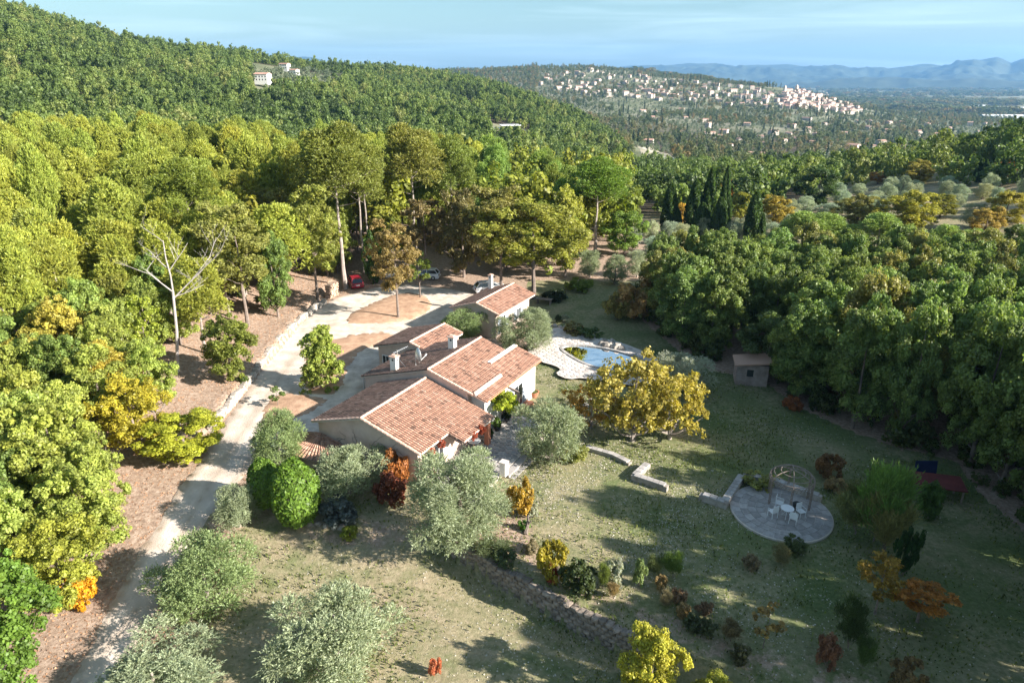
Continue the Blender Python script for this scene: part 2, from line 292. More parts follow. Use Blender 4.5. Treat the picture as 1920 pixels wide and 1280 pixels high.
# ------------------------------------------------------------------ object helpers
def setp(o, label=None, cat=None, group=None, kind=None):
    if label: o['label'] = label
    if cat: o['category'] = cat
    if group: o['group'] = group
    if kind: o['kind'] = kind
    return o
def link(name, me, parent=None, loc=None):
    o = bpy.data.objects.new(name, me); C.objects.link(o)
    if parent: o.parent = parent
    if loc: o.location = loc
    return o
def thing(name, loc, label, cat, rz=0., group=None, scale=None):
    o = bpy.data.objects.new(name, None); C.objects.link(o); o.empty_display_size = .2
    o.location = loc; o.rotation_euler = (0, 0, rz)
    if scale: o.scale = scale
    return setp(o, label, cat, group)
def mesh_np(name, V, FA, mats, attrs=None, smooth=False, mi=None):
    """V (n,3), FA (m,k) index array with constant k"""
    me = bpy.data.meshes.new(name); V = np.asarray(V, np.float32); FA = np.asarray(FA, np.int32); m, k = FA.shape
    me.vertices.add(len(V)); me.vertices.foreach_set('co', V.ravel())
    me.loops.add(m * k); me.loops.foreach_set('vertex_index', FA.ravel())
    me.polygons.add(m); me.polygons.foreach_set('loop_start', np.arange(0, m * k, k, dtype=np.int32))
    for q in (mats if isinstance(mats, (list, tuple)) else [mats]): me.materials.append(q)
    if mi is not None: me.polygons.foreach_set('material_index', np.asarray(mi, np.int32))
    if smooth: me.polygons.foreach_set('use_smooth', np.ones(m, bool))
    me.update(calc_edges=True)
    for n, (dom, a) in (attrs or {}).items():
        at = me.attributes.new(n, 'FLOAT', dom); at.data.foreach_set('value', np.asarray(a, np.float32))
    return me
class MB:
    def __init__(s): s.v = []; s.f = []; s.m = []; s.a = []
    def add(s, vs, fs, m=0, a=None):
        o = len(s.v); s.v += [tuple(q) for q in vs]
        a = rnd.random() if a is None else a
        for f in fs: s.f.append([o + i for i in f]); s.m.append(m); s.a.append(a)
    def box(s, c, d, rz=0., m=0, a=None, M=None, taper=1.):
        hx, hy, hz_ = d[0] / 2, d[1] / 2, d[2] / 2; vs = []
        cs, sn = math.cos(rz), math.sin(rz)
        for k in (-1, 1):
            tt = taper if k == 1 else 1
            for i, j in ((-1, -1), (1, -1), (1, 1), (-1, 1)):
                x, y = i * hx * tt, j * hy * tt; p = Vector((x * cs - y * sn, x * sn + y * cs, k * hz_))
                if M: p = M @ p
                vs.append(p + Vector(c))
        s.add(vs, [(0, 3, 2, 1), (4, 5, 6, 7), (0, 1, 5, 4), (1, 2, 6, 5), (2, 3, 7, 6), (3, 0, 4, 7)], m, a)
    def bar(s, p, q, wd, ht, m=0):
        p, q = Vector(p), Vector(q); d = (q - p); l = d.length; d.normalize()
        sd_ = d.cross(Vector((0, 0, 1)));
        if sd_.length < .01: sd_ = Vector((1, 0, 0))
        sd_.normalize(); up = sd_.cross(d); vs = []
        for b in (p, q):
            for i, j in ((-1, -1), (1, -1), (1, 1), (-1, 1)): vs.append(b + sd_ * i * wd / 2 + up * j * ht / 2)
        s.add(vs, [(0, 3, 2, 1), (4, 5, 6, 7), (0, 1, 5, 4), (1, 2, 6, 5), (2, 3, 7, 6), (3, 0, 4, 7)], m)
    def tube(s, pts, rad, n=6, m=0, cap=True):
        pts = [Vector(p) for p in pts]; k = len(pts)
        if not isinstance(rad, (list, tuple)): rad = [rad] * k
        vs = []; 
        for i, p in enumerate(pts):
            d = (pts[min(i + 1, k - 1)] - pts[max(i - 1, 0)]).normalized()
            a = d.cross(Vector((0.13, 0.2, 1)) if abs(d.z) < .9 else Vector((1, 0, 0))).normalized(); b = d.cross(a)
            for j in range(n):
                t = 2 * math.pi * j / n; vs.append(p + (a * math.cos(t) + b * math.sin(t)) * rad[i])
        fs = [(i * n + j, i * n + (j + 1) % n, (i + 1) * n + (j + 1) % n, (i + 1) * n + j) for i in range(k - 1) for j in range(n)]
        if cap: fs += [tuple(range(n))[::-1], tuple((k - 1) * n + j for j in range(n))]
        s.add(vs, fs, m)
    def lathe(s, prof, n=12, c=(0, 0, 0), m=0):
        vs = [(c[0] + r * math.cos(2 * math.pi * j / n), c[1] + r * math.sin(2 * math.pi * j / n), c[2] + z) for r, z in prof for j in range(n)]
        k = len(prof); fs = [(i * n + j, i * n + (j + 1) % n, (i + 1) * n + (j + 1) % n, (i + 1) * n + j) for i in range(k - 1) for j in range(n)]
        fs += [tuple(range(n))[::-1], tuple((k - 1) * n + j for j in range(n))]; s.add(vs, fs, m)
    def prism(s, poly, z0, z1, m=0, a=None):
        n = len(poly); vs = [(x, y, z0) for x, y in poly] + [(x, y, z1) for x, y in poly]
        s.add(vs, [tuple(range(n))[::-1], tuple(range(n, 2 * n))] + [(i, (i + 1) % n, n + (i + 1) % n, n + i) for i in range(n)], m, a)
    def extr(s, prof, axis0, axis1, m=0):
        """prof: list of (x,z) cross-section, extruded along y from axis0 to axis1"""
        n = len(prof); vs = [(x, axis0, z) for x, z in prof] + [(x, axis1, z) for x, z in prof]
        s.add(vs, [tuple(range(n)), tuple(range(n, 2 * n))[::-1]] + [(i, n + i, n + (i + 1) % n, (i + 1) % n) for i in range(n)], m)
    def mesh(s, name, mats, smooth=False):
        me = bpy.data.meshes.new(name); me.from_pydata(s.v, [], s.f)
        for q in (mats if isinstance(mats, (list, tuple)) else [mats]): me.materials.append(q)
        me.polygons.foreach_set('material_index', s.m)
        at = me.attributes.new('v', 'FLOAT', 'FACE'); at.data.foreach_set('value', s.a)
        if smooth: me.polygons.foreach_set('use_smooth', [True] * len(s.f))
        me.update(); return me
    def build(s, name, mats, parent=None, smooth=False, loc=None): return link(name, s.mesh(name, mats, smooth), parent, loc)
def inpoly(x, y, poly):
    x = np.asarray(x); y = np.asarray(y); r = np.zeros(x.shape, bool); n = len(poly)
    for i in range(n):
        x0, y0 = poly[i]; x1, y1 = poly[(i + 1) % n]
        if y0 == y1: continue
        r ^= ((y0 > y) != (y1 > y)) & (x < (x1 - x0) * (y - y0) / (y1 - y0) + x0)
    return r
def densify(poly, step, jit=0.):
    out = []
    for (x0, y0), (x1, y1) in zip(poly, poly[1:] + poly[:1]):
        k = max(1, int(math.hypot(x1 - x0, y1 - y0) / step))
        for i in range(k):
            t = i / k; out.append((x0 + (x1 - x0) * t + rnd.uniform(-jit, jit), y0 + (y1 - y0) * t + rnd.uniform(-jit, jit)))
    return out
def chaikin(poly, n=2):
    for _ in range(n):
        q = []
        for (x0, y0), (x1, y1) in zip(poly, poly[1:] + poly[:1]): q += [(.75 * x0 + .25 * x1, .75 * y0 + .25 * y1), (.25 * x0 + .75 * x1, .25 * y0 + .75 * y1)]
        poly = q
    return poly
def sheet(name, poly, dz, mat, res=.8, step=.4, jit=.08, mound=0., parent=None, rim=.08):
    """a thin layer that follows the ground inside a polygon"""
    ed = densify(poly, step, jit)
    xs = [p[0] for p in ed]; ys = [p[1] for p in ed]
    gx, gy = np.meshgrid(np.arange(min(xs), max(xs), res), np.arange(min(ys), max(ys), res)); gx = gx.ravel(); gy = gy.ravel()
    k = inpoly(gx, gy, ed); pts = [Vector(p) for p in ed] + [Vector((a, b)) for a, b in zip(gx[k], gy[k])]
    n = len(ed); vs, _, fs, *_r = delaunay_2d_cdt(pts, [], [list(range(n))], 1, 1e-5)
    P = np.array([(v.x, v.y) for v in vs]); z = hgt(P[:, 0], P[:, 1]) + dz
    if mound:
        E = np.array(ed); d = np.sqrt(((P[:, None, :] - E[None]) ** 2).sum(2)).min(1); z = z + mound * np.minimum(d / 1.5, 1)
    z2 = z.copy(); z2[:n] -= dz * .8                      # thin at the rim
    me = bpy.data.meshes.new(name); me.from_pydata([(a, b, c) for (a, b), c in zip(P, z2)], [], [list(f) for f in fs]); me.materials.append(mat); me.update()
    me.polygons.foreach_set('use_smooth', [True] * len(me.polygons))
    return link(name, me, parent)
# ordinals and labels that single out
_on = 'first second third fourth fifth sixth seventh eighth ninth tenth eleventh twelfth thirteenth fourteenth fifteenth sixteenth seventeenth eighteenth nineteenth'.split()
_tn = 'twentieth thirtieth fortieth fiftieth sixtieth seventieth eightieth ninetieth'.split(); _tc = 'twenty thirty forty fifty sixty seventy eighty ninety'.split()
def ordw(i):
    if i < 20: return _on[i - 1]
    if i < 100:
        t, u = divmod(i, 10); return _tn[t - 2] if u == 0 else _tc[t - 2] + '-' + _on[u - 1]
    return 'hundred and ' + ordw(i - 100) if i > 100 else 'hundredth'
def rank_labels(items, marks):
    """items: (object, text, sx, sy); each is named by its rank, seen from the camera, from the landmark beside it"""
    cell = {}
    for o, txt, sx, sy in items:
        d, mk = min((math.hypot(sx - a, (sy - b) * 1.3), n) for n, a, b in marks)
        cell.setdefault((txt, mk), []).append((d, o))
    for (txt, mk), l in cell.items():
        l.sort(key=lambda q: q[0])
        for i, (d, o) in enumerate(l): o['label'] = f'{txt}, {ordw(i + 1)} from {mk}'
# ------------------------------------------------------------------ ground sheet
def px2w(pts): return [G(a, b)[:2] for a, b in pts]
drive_px = [(110, 1330), (170, 1215), (210, 1130), (258, 1040), (300, 978), (338, 915), (374, 870), (405, 828), (428, 785), (458, 740), (484, 695), (512, 655), (547, 615), (590, 582), (622, 562), (668, 548), (712, 538), (770, 534), (830, 540), (880, 548), (940, 570), (925, 600), (860, 640), (800, 640), (700, 700), (640, 790), (570, 880), (520, 870), (488, 845), (462, 888), (432, 925), (396, 965), (366, 1010), (330, 1070), (287, 1150), (255, 1215), (215, 1330)]
DRIVE = px2w(drive_px)
isl1 = px2w([(645, 600), (668, 582), (700, 568), (732, 555), (765, 548), (800, 556), (812, 572), (800, 588), (775, 600), (735, 606), (690, 608), (655, 608)])
isl2 = px2w([(583, 655), (620, 638), (660, 628), (720, 622), (742, 630), (712, 646), (676, 660), (652, 690), (645, 720), (628, 740), (590, 742), (566, 725), (565, 690)])
isl3 = px2w([(505, 745), (540, 735), (580, 742), (618, 748), (600, 765), (556, 790), (505, 815), (488, 800), (492, 770)])
def build_ground():
    az = np.radians(np.concatenate([np.linspace(-86, -46, 40, endpoint=False), np.linspace(-46, 46, 430), np.linspace(46, 86, 41)[1:]]))
    d = np.concatenate([np.arange(6, 66, .55), np.geomspace(66, 20000, 420)])
    A, Dm = np.meshgrid(az, d); X = Dm * np.sin(A); Y = Dm * np.cos(A); Z = hgt(X, Y)
    nr, nc = X.shape; i = np.arange(nr - 1)[:, None] * nc + np.arange(nc - 1)[None]; FA = np.stack([i, i + 1, i + nc + 1, i + nc], -1).reshape(-1, 4)[:, ::-1]
    X = X.ravel(); Y = Y.ravel(); Z = Z.ravel(); D2 = np.hypot(X, Y); U = azpx(X, np.maximum(Y, .1))
    lit = sst(-21, -26, X) * (Y < 100) + sst(66, 74, Y) * (X < 2) + sst(92, 100, Y)
    # verge between drive and lawn, and the beds by the house
    verge = np.exp(-((X + 24.2) / 1.6) ** 2) + .8 * np.exp(-((X + 19.5) / 1.5) ** 2) * (Y < 48)
    wd = np.hypot(X - 6, (Y - 48) * 1.0); rw = inpoly(X, Y, RWOOD).astype(float)
    lit = np.clip(lit + verge + rw * .9 + .55 * np.exp(-((X + 10) / 5) ** 2 - ((Y - 38) / 2.5) ** 2) + .6 * np.exp(-((X - 0) / 2.5) ** 2 - ((Y - 38) / 2.2) ** 2), 0, 1)
    lit = np.clip(lit + .5 * np.exp(-((wall_side(X, Y) - 1.6) / 1.7) ** 2) * (X > -3) * (X < 30) * (Y < 40), 0, 1)
    lit = lit * (1 - sst(108, 116, Y) * (X > 30))
    dry = np.clip(.42 * (1 - sst(-6, 8, X)) * (Y < 44) + .5 * sst(100, 140, D2), 0, 1)
    dry = np.clip(dry + .12 - .35 * sst(5, 25, X) * (D2 < 90), 0, 1)
    far = sst(200, 300, D2)
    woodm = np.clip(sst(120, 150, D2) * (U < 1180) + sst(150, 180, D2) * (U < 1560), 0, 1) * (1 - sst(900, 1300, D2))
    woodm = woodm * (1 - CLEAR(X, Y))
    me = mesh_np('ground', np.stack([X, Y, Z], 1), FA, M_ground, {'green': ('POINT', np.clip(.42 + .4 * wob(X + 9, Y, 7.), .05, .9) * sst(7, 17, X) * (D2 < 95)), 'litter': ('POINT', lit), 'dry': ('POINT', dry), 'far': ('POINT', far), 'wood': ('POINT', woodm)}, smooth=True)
    setp(link('ground', me), kind='structure')
RWOOD_px = [(1168, 560), (1205, 600), (1262, 650), (1330, 694), (1365, 700), (1440, 722), (1500, 765), (1600, 810), (1690, 842), (1790, 862), (1842, 930), (1925, 1000), (2050, 1080), (2300, 1080), (2300, 545), (1900, 545), (1600, 538), (1400, 538), (1230, 545)]
RWOOD = px2w(RWOOD_px)
# clearings: (px, py, half width px, half height px) in the photograph -> ground patches
CLR_c = [(560, 148, 88, 16), (955, 246, 46, 9), (1232, 300, 40, 26), (495, 163, 20, 8)]
CLRW = []
for a, b, wx, wy in CLR_c:
    x, y, z = G(a, b); dd = math.hypot(x, y); x2, y2, _ = G(a, b - wy); x3, y3, _ = G(a, b + wy)
    near_, far_ = math.hypot(x3, y3), math.hypot(x2, y2); far_ = min(far_, dd * 1.35); near_ = max(near_, dd * .8)
    CLRW.append((a, wx, near_, far_))
def CLEAR(X, Y):
    U = azpx(X, np.maximum(Y, .1)); D = np.hypot(X, Y); r = np.zeros(np.shape(X))
    for a, wx, n_, f_ in CLRW:
        r = np.maximum(r, (np.abs(U - a) < wx) * (D > n_) * (D < f_))
    return r
build_ground()
drv = setp(sheet('driveway', DRIVE, .06, M_gravel, res=.4, jit=.14), kind='structure')
_c = np.array([v.co[:] for v in drv.data.vertices]); _e = np.array(densify(DRIVE, .5)); _de = np.sqrt(((_c[:, None, :2] - _e[None]) ** 2).sum(2)).min(1)
_cx = np.interp(_c[:, 1], [20, 31, 42, 50, 58, 66, 74, 84], [-22.4, -22.2, -22.1, -22.6, -22.9, -23.2, -22.4, -19.5]); _o = np.abs(_c[:, 0] - _cx)
_r = np.clip(np.exp(-(_o / .38) ** 2) * .8 * (_c[:, 1] < 78) + np.exp(-((_o - 2.0) / .5) ** 2) * .7 * (_c[:, 1] < 60) + .95 * (1 - sst(.1, .8, _de)), 0, 1); _at = drv.data.attributes.new('rut', 'FLOAT', 'POINT'); _at.data.foreach_set('value', _r.astype(np.float32))
for p_, nm in ((isl1, .18), (isl2, .1), (isl3, .08)): setp(sheet('litter_patch', p_, .09, M_litter, res=.5, mound=nm, jit=.22), kind='structure')
# ------------------------------------------------------------------ the villa and the guest house
AA = R(28.8); AX = (math.sin(AA), math.cos(AA)); BX = (math.cos(AA), -math.sin(AA))
def AB(a, b): return a * AX[0] + b * BX[0], a * AX[1] + b * BX[1]
def tile_field(mb, a0, a1, b_top, b_bot, zf, colw=.225, crs=.38, A0=0, B0=0):
    """canal tiles on the slope from b_top down to b_bot; zf(b) is the roof height"""
    sg = 1 if b_bot > b_top else -1; Lb = abs(b_bot - b_top); n = max(1, round((a1 - a0) / colw)); cw = (a1 - a0) / n; m = max(1, round(Lb / crs)); cl = Lb / m
    rr = cw * .37; seg = 4; sl = (zf(b_bot) - zf(b_top)) / Lb; nz = 1 / math.sqrt(1 + sl * sl)
    for i in range(n):
        yc = a0 + (i + .5) * cw - A0
        tone = rnd.gauss(0, .08)
        for j in range(m):
            s0 = j * cl - .03; s1 = (j + 1) * cl + .03 + rnd.uniform(-.015, .015); v = []
            jy = rnd.uniform(-.01, .01)
            for s, lift, r in ((s0, .012, rr * .9), (s1, .045, rr * 1.05)):
                bb = b_top + sg * max(s, 0); z0 = zf(b_top) + sl * max(s, 0)
                for q in range(seg + 1):
                    t = math.pi * q / seg; v.append((bb - B0, yc + jy + math.cos(t) * r, z0 + lift + math.sin(t) * r * 1.05))
            k = seg + 1; v += [(v[k][0], v[k][1], v[k][2] - .03)]
            fs = [(q, q + 1, k + q + 1, k + q) for q in range(seg)] + [tuple(range(k, 2 * k))]
            if sg < 0: fs = [f[::-1] for f in fs]
            mb.add(v[:-1], fs, 0, min(max(rnd.gauss(.52, .23) + tone, 0), 1))
        # channel tile between two covers
    for i in range(n + 1):
        yc = a0 + i * cw - A0
        for j in range(m):
            s0 = j * cl; s1 = (j + 1) * cl + .02; v = []
            for s, lift in ((s0, -.01), (s1, .015)):
                bb = b_top + sg * s - B0; z0 = zf(b_top) + sl * s
                for dy, dz_ in ((-.1, .03), (0, -.02), (.1, .03)): v.append((bb, yc + dy, z0 + lift + dz_))
            fs = [(0, 1, 4, 3), (1, 2, 5, 4)]
            if sg < 0: fs = [f[::-1] for f in fs]
            mb.add(v, fs, 0, min(max(rnd.gauss(.15, .1), 0), 1))
def ridge_tiles(par, a0, a1, b, z, A0, B0, mat=None, along=True, step=.42, r=.13):
    mb = MB(); v = []; seg = 5
    for s, rr, lf in ((-.23, r * .92, 0), (.21, r * 1.06, .02)):
        for q in range(seg + 1): t = math.pi * q / seg; v.append((math.cos(t) * rr, s, math.sin(t) * rr * .9 + lf))
    k = seg + 1; mb.add(v, [(q, q + 1, k + q + 1, k + q) for q in range(seg)] + [tuple(range(k, 2 * k))], 0)
    me = mb.mesh('ridge_tile', mat or M_ridge); n = round((a1 - a0) / step)
    for i in range(n):
        o = link('ridge_tile', me, par); o.location = (b - B0 + rnd.uniform(-.008, .008), a0 + (i + .5) * (a1 - a0) / n - A0, z + .015); o.rotation_euler = (rnd.uniform(-.02, .02), 0, rnd.uniform(-.03, .03))
def roof(par, a0, a1, ridge_b, ridge_z, west, east, k, A0, B0, ridge=True, kw=None, east_z=None):
    """a two-slope roof: slab, tile fields, ridge tiles. west/east: eave b (or None)"""
    kw = kw or k; zf = lambda b: ridge_z - (k if b > ridge_b else kw) * abs(b - ridge_b)
    mb = MB(); pr = []
    wb = west if west is not None else ridge_b; eb = east if east is not None else ridge_b
    pr = [(wb - B0, zf(wb) - .03)] + ([(ridge_b - B0, ridge_z - .03)] if wb < ridge_b < eb else []) + [(eb - B0, zf(eb) - .03)]
    pr += [(eb - B0, zf(eb) - .15)] + ([(ridge_b - B0, ridge_z - .15)] if wb < ridge_b < eb else []) + [(wb - B0, zf(wb) - .15)]
    mb.extr(pr[::-1], a0 - A0 + .03, a1 - A0 - .03); rf = mb.build('roof', M_mortar, par)
    t = MB()
    if west is not None: tile_field(t, a0, a1, ridge_b, west, zf, A0=A0, B0=B0); setp(t.build('roof_tiles', M_tile_shade, rf), kind='stuff'); t = MB()
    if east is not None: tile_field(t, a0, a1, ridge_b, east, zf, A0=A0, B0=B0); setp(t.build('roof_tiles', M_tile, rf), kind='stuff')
    if ridge: ridge_tiles(rf, a0, a1, ridge_b, ridge_z, A0, B0)
    return rf, zf
def gwall(par, a0, a1, b0, b1, rb, rz, k, A0, B0, z0=-.6, mat=None, name='wall'):
    """walls under a gable roof, with a thickness of their own (a closed block)"""
    zf = lambda b: rz - k * abs(b - rb) - .16; pts = [(b0 - B0, z0), (b1 - B0, z0), (b1 - B0, zf(b1))]
    if b0 < rb < b1: pts.append((rb - B0, zf(rb)))
    pts.append((b0 - B0, zf(b0))); mb = MB(); mb.extr(pts[::-1], a0 - A0, a1 - A0); return mb.build(name, mat or M_wall, par)
def opening(par, kind, b, a, z, wd, ht, face, A0, B0, shut=None, bars=1, depth=.06):
    """face 'E','W' (wall normal along b) or 'S','N'; frame proud of the wall, pane inside it, shutters beside"""
    nx, ny = {'E': (1, 0), 'W': (-1, 0), 'S': (0, -1), 'N': (0, 1)}[face]; tx, ty = -ny, nx
    c = Vector((b - B0 + nx * .03, a - A0 + ny * .03, z)); rz = math.atan2(ty, tx)
    mb = MB(); f = .07
    for s in (-1, 1): mb.box(c + Vector((tx, ty, 0)) * s * (wd / 2 - f / 2) + Vector((0, 0, ht / 2)), (f, depth, ht), rz)
    mb.box(c + Vector((0, 0, ht - f / 2)), (wd - 2 * f, depth - .004, f), rz); mb.box(c + Vector((0, 0, f / 2)), (wd - 2 * f, depth - .004, f), rz)
    for i in range(bars): mb.box(c + Vector((tx, ty, 0)) * ((i + 1) / (bars + 1) - .5) * wd + Vector((0, 0, ht / 2)), (.05, depth - .01, ht - 2 * f), rz)
    fr = mb.build(kind, M_frame, par)
    g = MB(); g.box(c + Vector((0, 0, ht / 2)), (wd - 2 * f + .01, .02, ht - 2 * f + .01), rz); g.build('pane', M_glass, fr)
    if shut:
        for s in (-1, 1):
            m2 = MB(); cc = c + Vector((tx, ty, 0)) * s * (wd / 2 + shut / 2 + .03) + Vector((0, 0, ht / 2)); m2.box(cc, (shut, .04, ht), rz)
            for q in range(6): m2.box(cc + Vector((nx * .028, ny * .028, -ht / 2 + ht * (q + .5) / 6)), (shut * .84, .02, ht / 6 * .62), rz)
            m2.build('shutter', M_shutter, par)
    return fr
def chimney(par, b, a, z0, z1, A0, B0, w=.75, d=.6, holes=True):
    w *= .82; d *= .85; mb = MB(); c = (b - B0, a - A0); mb.box((*c, (z0 + z1) / 2), (w, d, z1 - z0)); ch = mb.build('chimney', M_white, par)
    m2 = MB(); m2.box((*c, z1 + .05), (w + .16, d + .16, .1)); m2.box((*c, z1 + .14), (w * .7, d * .7, .08)); m2.build('chimney_cap', M_ridge, ch)
    if holes:
        for s in (-1, 1):
            m3 = MB(); m3.tube([(c[0] + s * w / 2 - .02 * s, c[1], z1 - .22), (c[0] + s * (w / 2 + .012), c[1], z1 - .22)], .1, 8); m3.build('flue_opening', M_black, ch)
            m3 = MB(); m3.tube([(c[0], c[1] + s * d / 2 - .02 * s, z1 - .22), (c[0], c[1] + s * (d / 2 + .012), z1 - .22)], .1, 8); m3.build('flue_opening', M_black, ch)
    return ch
A0, B0 = 42.0, -31.0
vx, vy = AB(A0, B0)
villa = thing('villa', (vx, vy, 0), 'long pink rendered villa under several low clay tile roofs beside the drive', 'house', -AA)
# front wing
roof(villa, 33.6, 37.3, -31.1, 4.6, -36.15, -25.9, .3, A0, B0)
roof(villa, 37.32, 41.72, -31.1, 4.6, -36.15, -24.55, .3, A0, B0)
gwall(villa, 33.95, 41.7, -35.8, -26.35, -31.1, 4.6, .3, A0, B0, z0=-1.2)
# main block
roof(villa, 41.9, 50.4, -31.0, 5.3, -38.3, -26.6, .3, A0, B0)
rf_e, zf_e = roof(villa, 47.0, 51.9, -28.1, 5.3 - .3 * 2.9 + .02, None, -25.5, .3, A0, B0, ridge=False)
mb = MB(); tile_field(mb, 42.0, 47.0, -26.6, -25.5, lambda b: 5.3 - .3 * (b + 31.) - .02, A0=A0, B0=B0)
setp(mb.build('roof_tiles', M_tile, rf_e), kind='stuff')
mb = MB(); z_ = lambda b: 5.3 - .3 * (b + 31.)
mb.extr([(-26.6 - B0, z_(-26.6) - .06), (-25.5 - B0, z_(-25.5) - .06), (-25.5 - B0, z_(-25.5) - .17), (-26.6 - B0, z_(-26.6) - .17)][::-1], 42.03 - A0, 46.98 - A0); mb.build('eave_board', M_mortar, rf_e)
ridge_tiles(rf_e, 47.1, 51.9, -28.08, 5.3 - .3 * 2.9 + .06, A0, B0, r=.15); ridge_tiles(rf_e, 42.0, 46.3, -26.6, z_(-26.6) + .08, A0, B0, r=.15)
mb = MB(); mb.box((-28.25 - B0, 49.5 - A0, z_(-28.25) + .06), (.2, 4.8, .2)); mb.box((-26.48 - B0, 44.15 - A0, z_(-26.48) + .03), (.16, 4.3, .22)); mb.build('mortar_kerb', M_white, rf_e)
gwall(villa, 42.0, 50.15, -38.0, -27.2, -31.0, 5.3, .3, A0, B0, z0=-.6)
gwall(villa, 42.6, 51.65, -27.6, -25.95, -31.0, 5.3, .3, A0, B0, z0=-.3, mat=M_white)
# rear wing
roof(villa, 48.45, 54.4, -37.8, 4.2, -42.35, -35.6, .28, A0, B0)
gwall(villa, 48.8, 54.1, -42.0, -35.95, -37.8, 4.2, .28, A0, B0)
# verge tiles: pale row down the gable ends
def verge(par, a, b0_, b1_, zf):
    mb = MB(); v = []; sg = 1 if b1_ > b0_ else -1; n = round(abs(b1_ - b0_) / .4)
    for i in range(n):
        s0 = b0_ + (b1_ - b0_) * i / n; s1 = b0_ + (b1_ - b0_) * (i + 1) / n + sg * .03; v = []
        for s, r, lf in ((s0, .1, .0), (s1, .115, .03)):
            for q in range(5): t = math.pi * q / 4; v.append((s - B0, a - A0 + math.cos(t) * r, zf(s) + lf + .02 + math.sin(t) * r * .85))
        fs = [(q, q + 1, 6 + q, 5 + q) for q in range(4)] + [(5, 6, 7, 8, 9)]
        mb.add(v, fs if sg > 0 else [f[::-1] for f in fs], 0)
    setp(mb.build('verge_tiles', M_ridge, par), kind='stuff')
verge(rf_e, 33.62, -31.1, -25.9, lambda b: 4.6 - .3 * abs(b + 31.1)); verge(rf_e, 41.95, -31., -26.7, z_); verge(rf_e, 33.62, -31.1, -36.1, lambda b: 4.6 - .3 * abs(b + 31.1))
verge(rf_e, 48.5, -37.8, -36.7, lambda b: 4.2 - .28 * abs(b + 37.8)); verge(rf_e, 54.35, -37.8, -35.7, lambda b: 4.2 - .28 * abs(b + 37.8))
chimney(villa, -32.3, 47.6, 3.9, 6.05, A0, B0); chimney(villa, -35.1, 42.75, 3.7, 5.35, A0, B0)
# openings
opening(villa, 'window', -25.95, 48.3, .35, 1.6, 2.15, 'E', A0, B0, shut=.75)
opening(villa, 'window', -25.95, 45.6, .35, .95, 2.15, 'E', A0, B0, shut=.0, bars=0)
opening(villa, 'window', -26.35, 34.9, .7, .9, 1.3, 'E', A0, B0, bars=1); opening(villa, 'window', -26.35, 36.5, .3, 1.2, 2.1, 'E', A0, B0)
opening(villa, 'door', -42.0, 50.2, 0, 1.1, 2.1, 'W', A0, B0, bars=0); opening(villa, 'window', -41.1, 48.8, .9, .9, 1.2, 'S', A0, B0)
opening(villa, 'window', -38.0, 44.6, 1., 1.1, 1.2, 'W', A0, B0); opening(villa, 'window', -35.8, 37.6, 1., 1.1, 1.2, 'W', A0, B0)
mb = MB(); mb.tube([(-38.1 - B0, 41.95 - A0, -.3), (-38.1 - B0, 41.95 - A0, 3.0)], .05, 8); mb.build('drainpipe', M_metal, villa)
# south-east porch: red-brown posts and a beam under the eave
mb = MB(); mb.box((-24.95 - B0, 41.3 - A0, 1.2), (.38, .38, 2.4)); mb.build('porch_pillar', M_terra, villa)
mb = MB(); mb.bar((-24.95 - B0, 41.1 - A0, 2.45), (-24.95 - B0, 37.4 - A0, 2.45), .16, .16); mb.bar((-26.4 - B0, 37.35 - A0, 2.75), (-24.7 - B0, 37.35 - A0, 2.42), .14, .16); mb.build('porch_beam', M_rust, villa)
mb = MB()
for q in (34.2, 35.6): mb.box((-26.1 - B0, q - A0, 1.0), (.1, .1, 3.0))
mb.build('corner_post', M_terra, villa)
mb = MB(); mb.box((-25.6 - B0, 48.3 - A0, .12), (.75, 3.4, .3)); mb.build('door_step', M_terra, villa)
for b_, z0_, a0_, a1_ in ((-36.22, 3.0, 33.65, 41.7), (-38.37, 3.03, 42.0, 48.4), (-25.42, 3.6, 42.1, 51.8)):
    mb = MB(); mb.tube([(b_ - B0, a0_ - A0, z0_), (b_ - B0, a1_ - A0, z0_)], .07, 8); mb.build('gutter', M_metal if b_ < -30 else M_terra, villa)
mb = MB(); g_r = random.Random(3)
for q in range(26):
    p = [g_r.uniform(-35.2, -27.5) - B0, 33.93 - A0, g_r.uniform(.2, 2.2)]; pts = [tuple(p)]
    for k in range(5): p = [p[0] + g_r.uniform(-.45, .45), p[1], min(p[2] + g_r.uniform(.0, .4), 4.2 - .3 * abs(p[0]) - .2)]; pts.append(tuple(p))
    mb.tube(pts, [.022, .02, .017, .014, .011, .008], 4)
setp(mb.build('creeper_stems', M_bark, villa), kind='stuff')
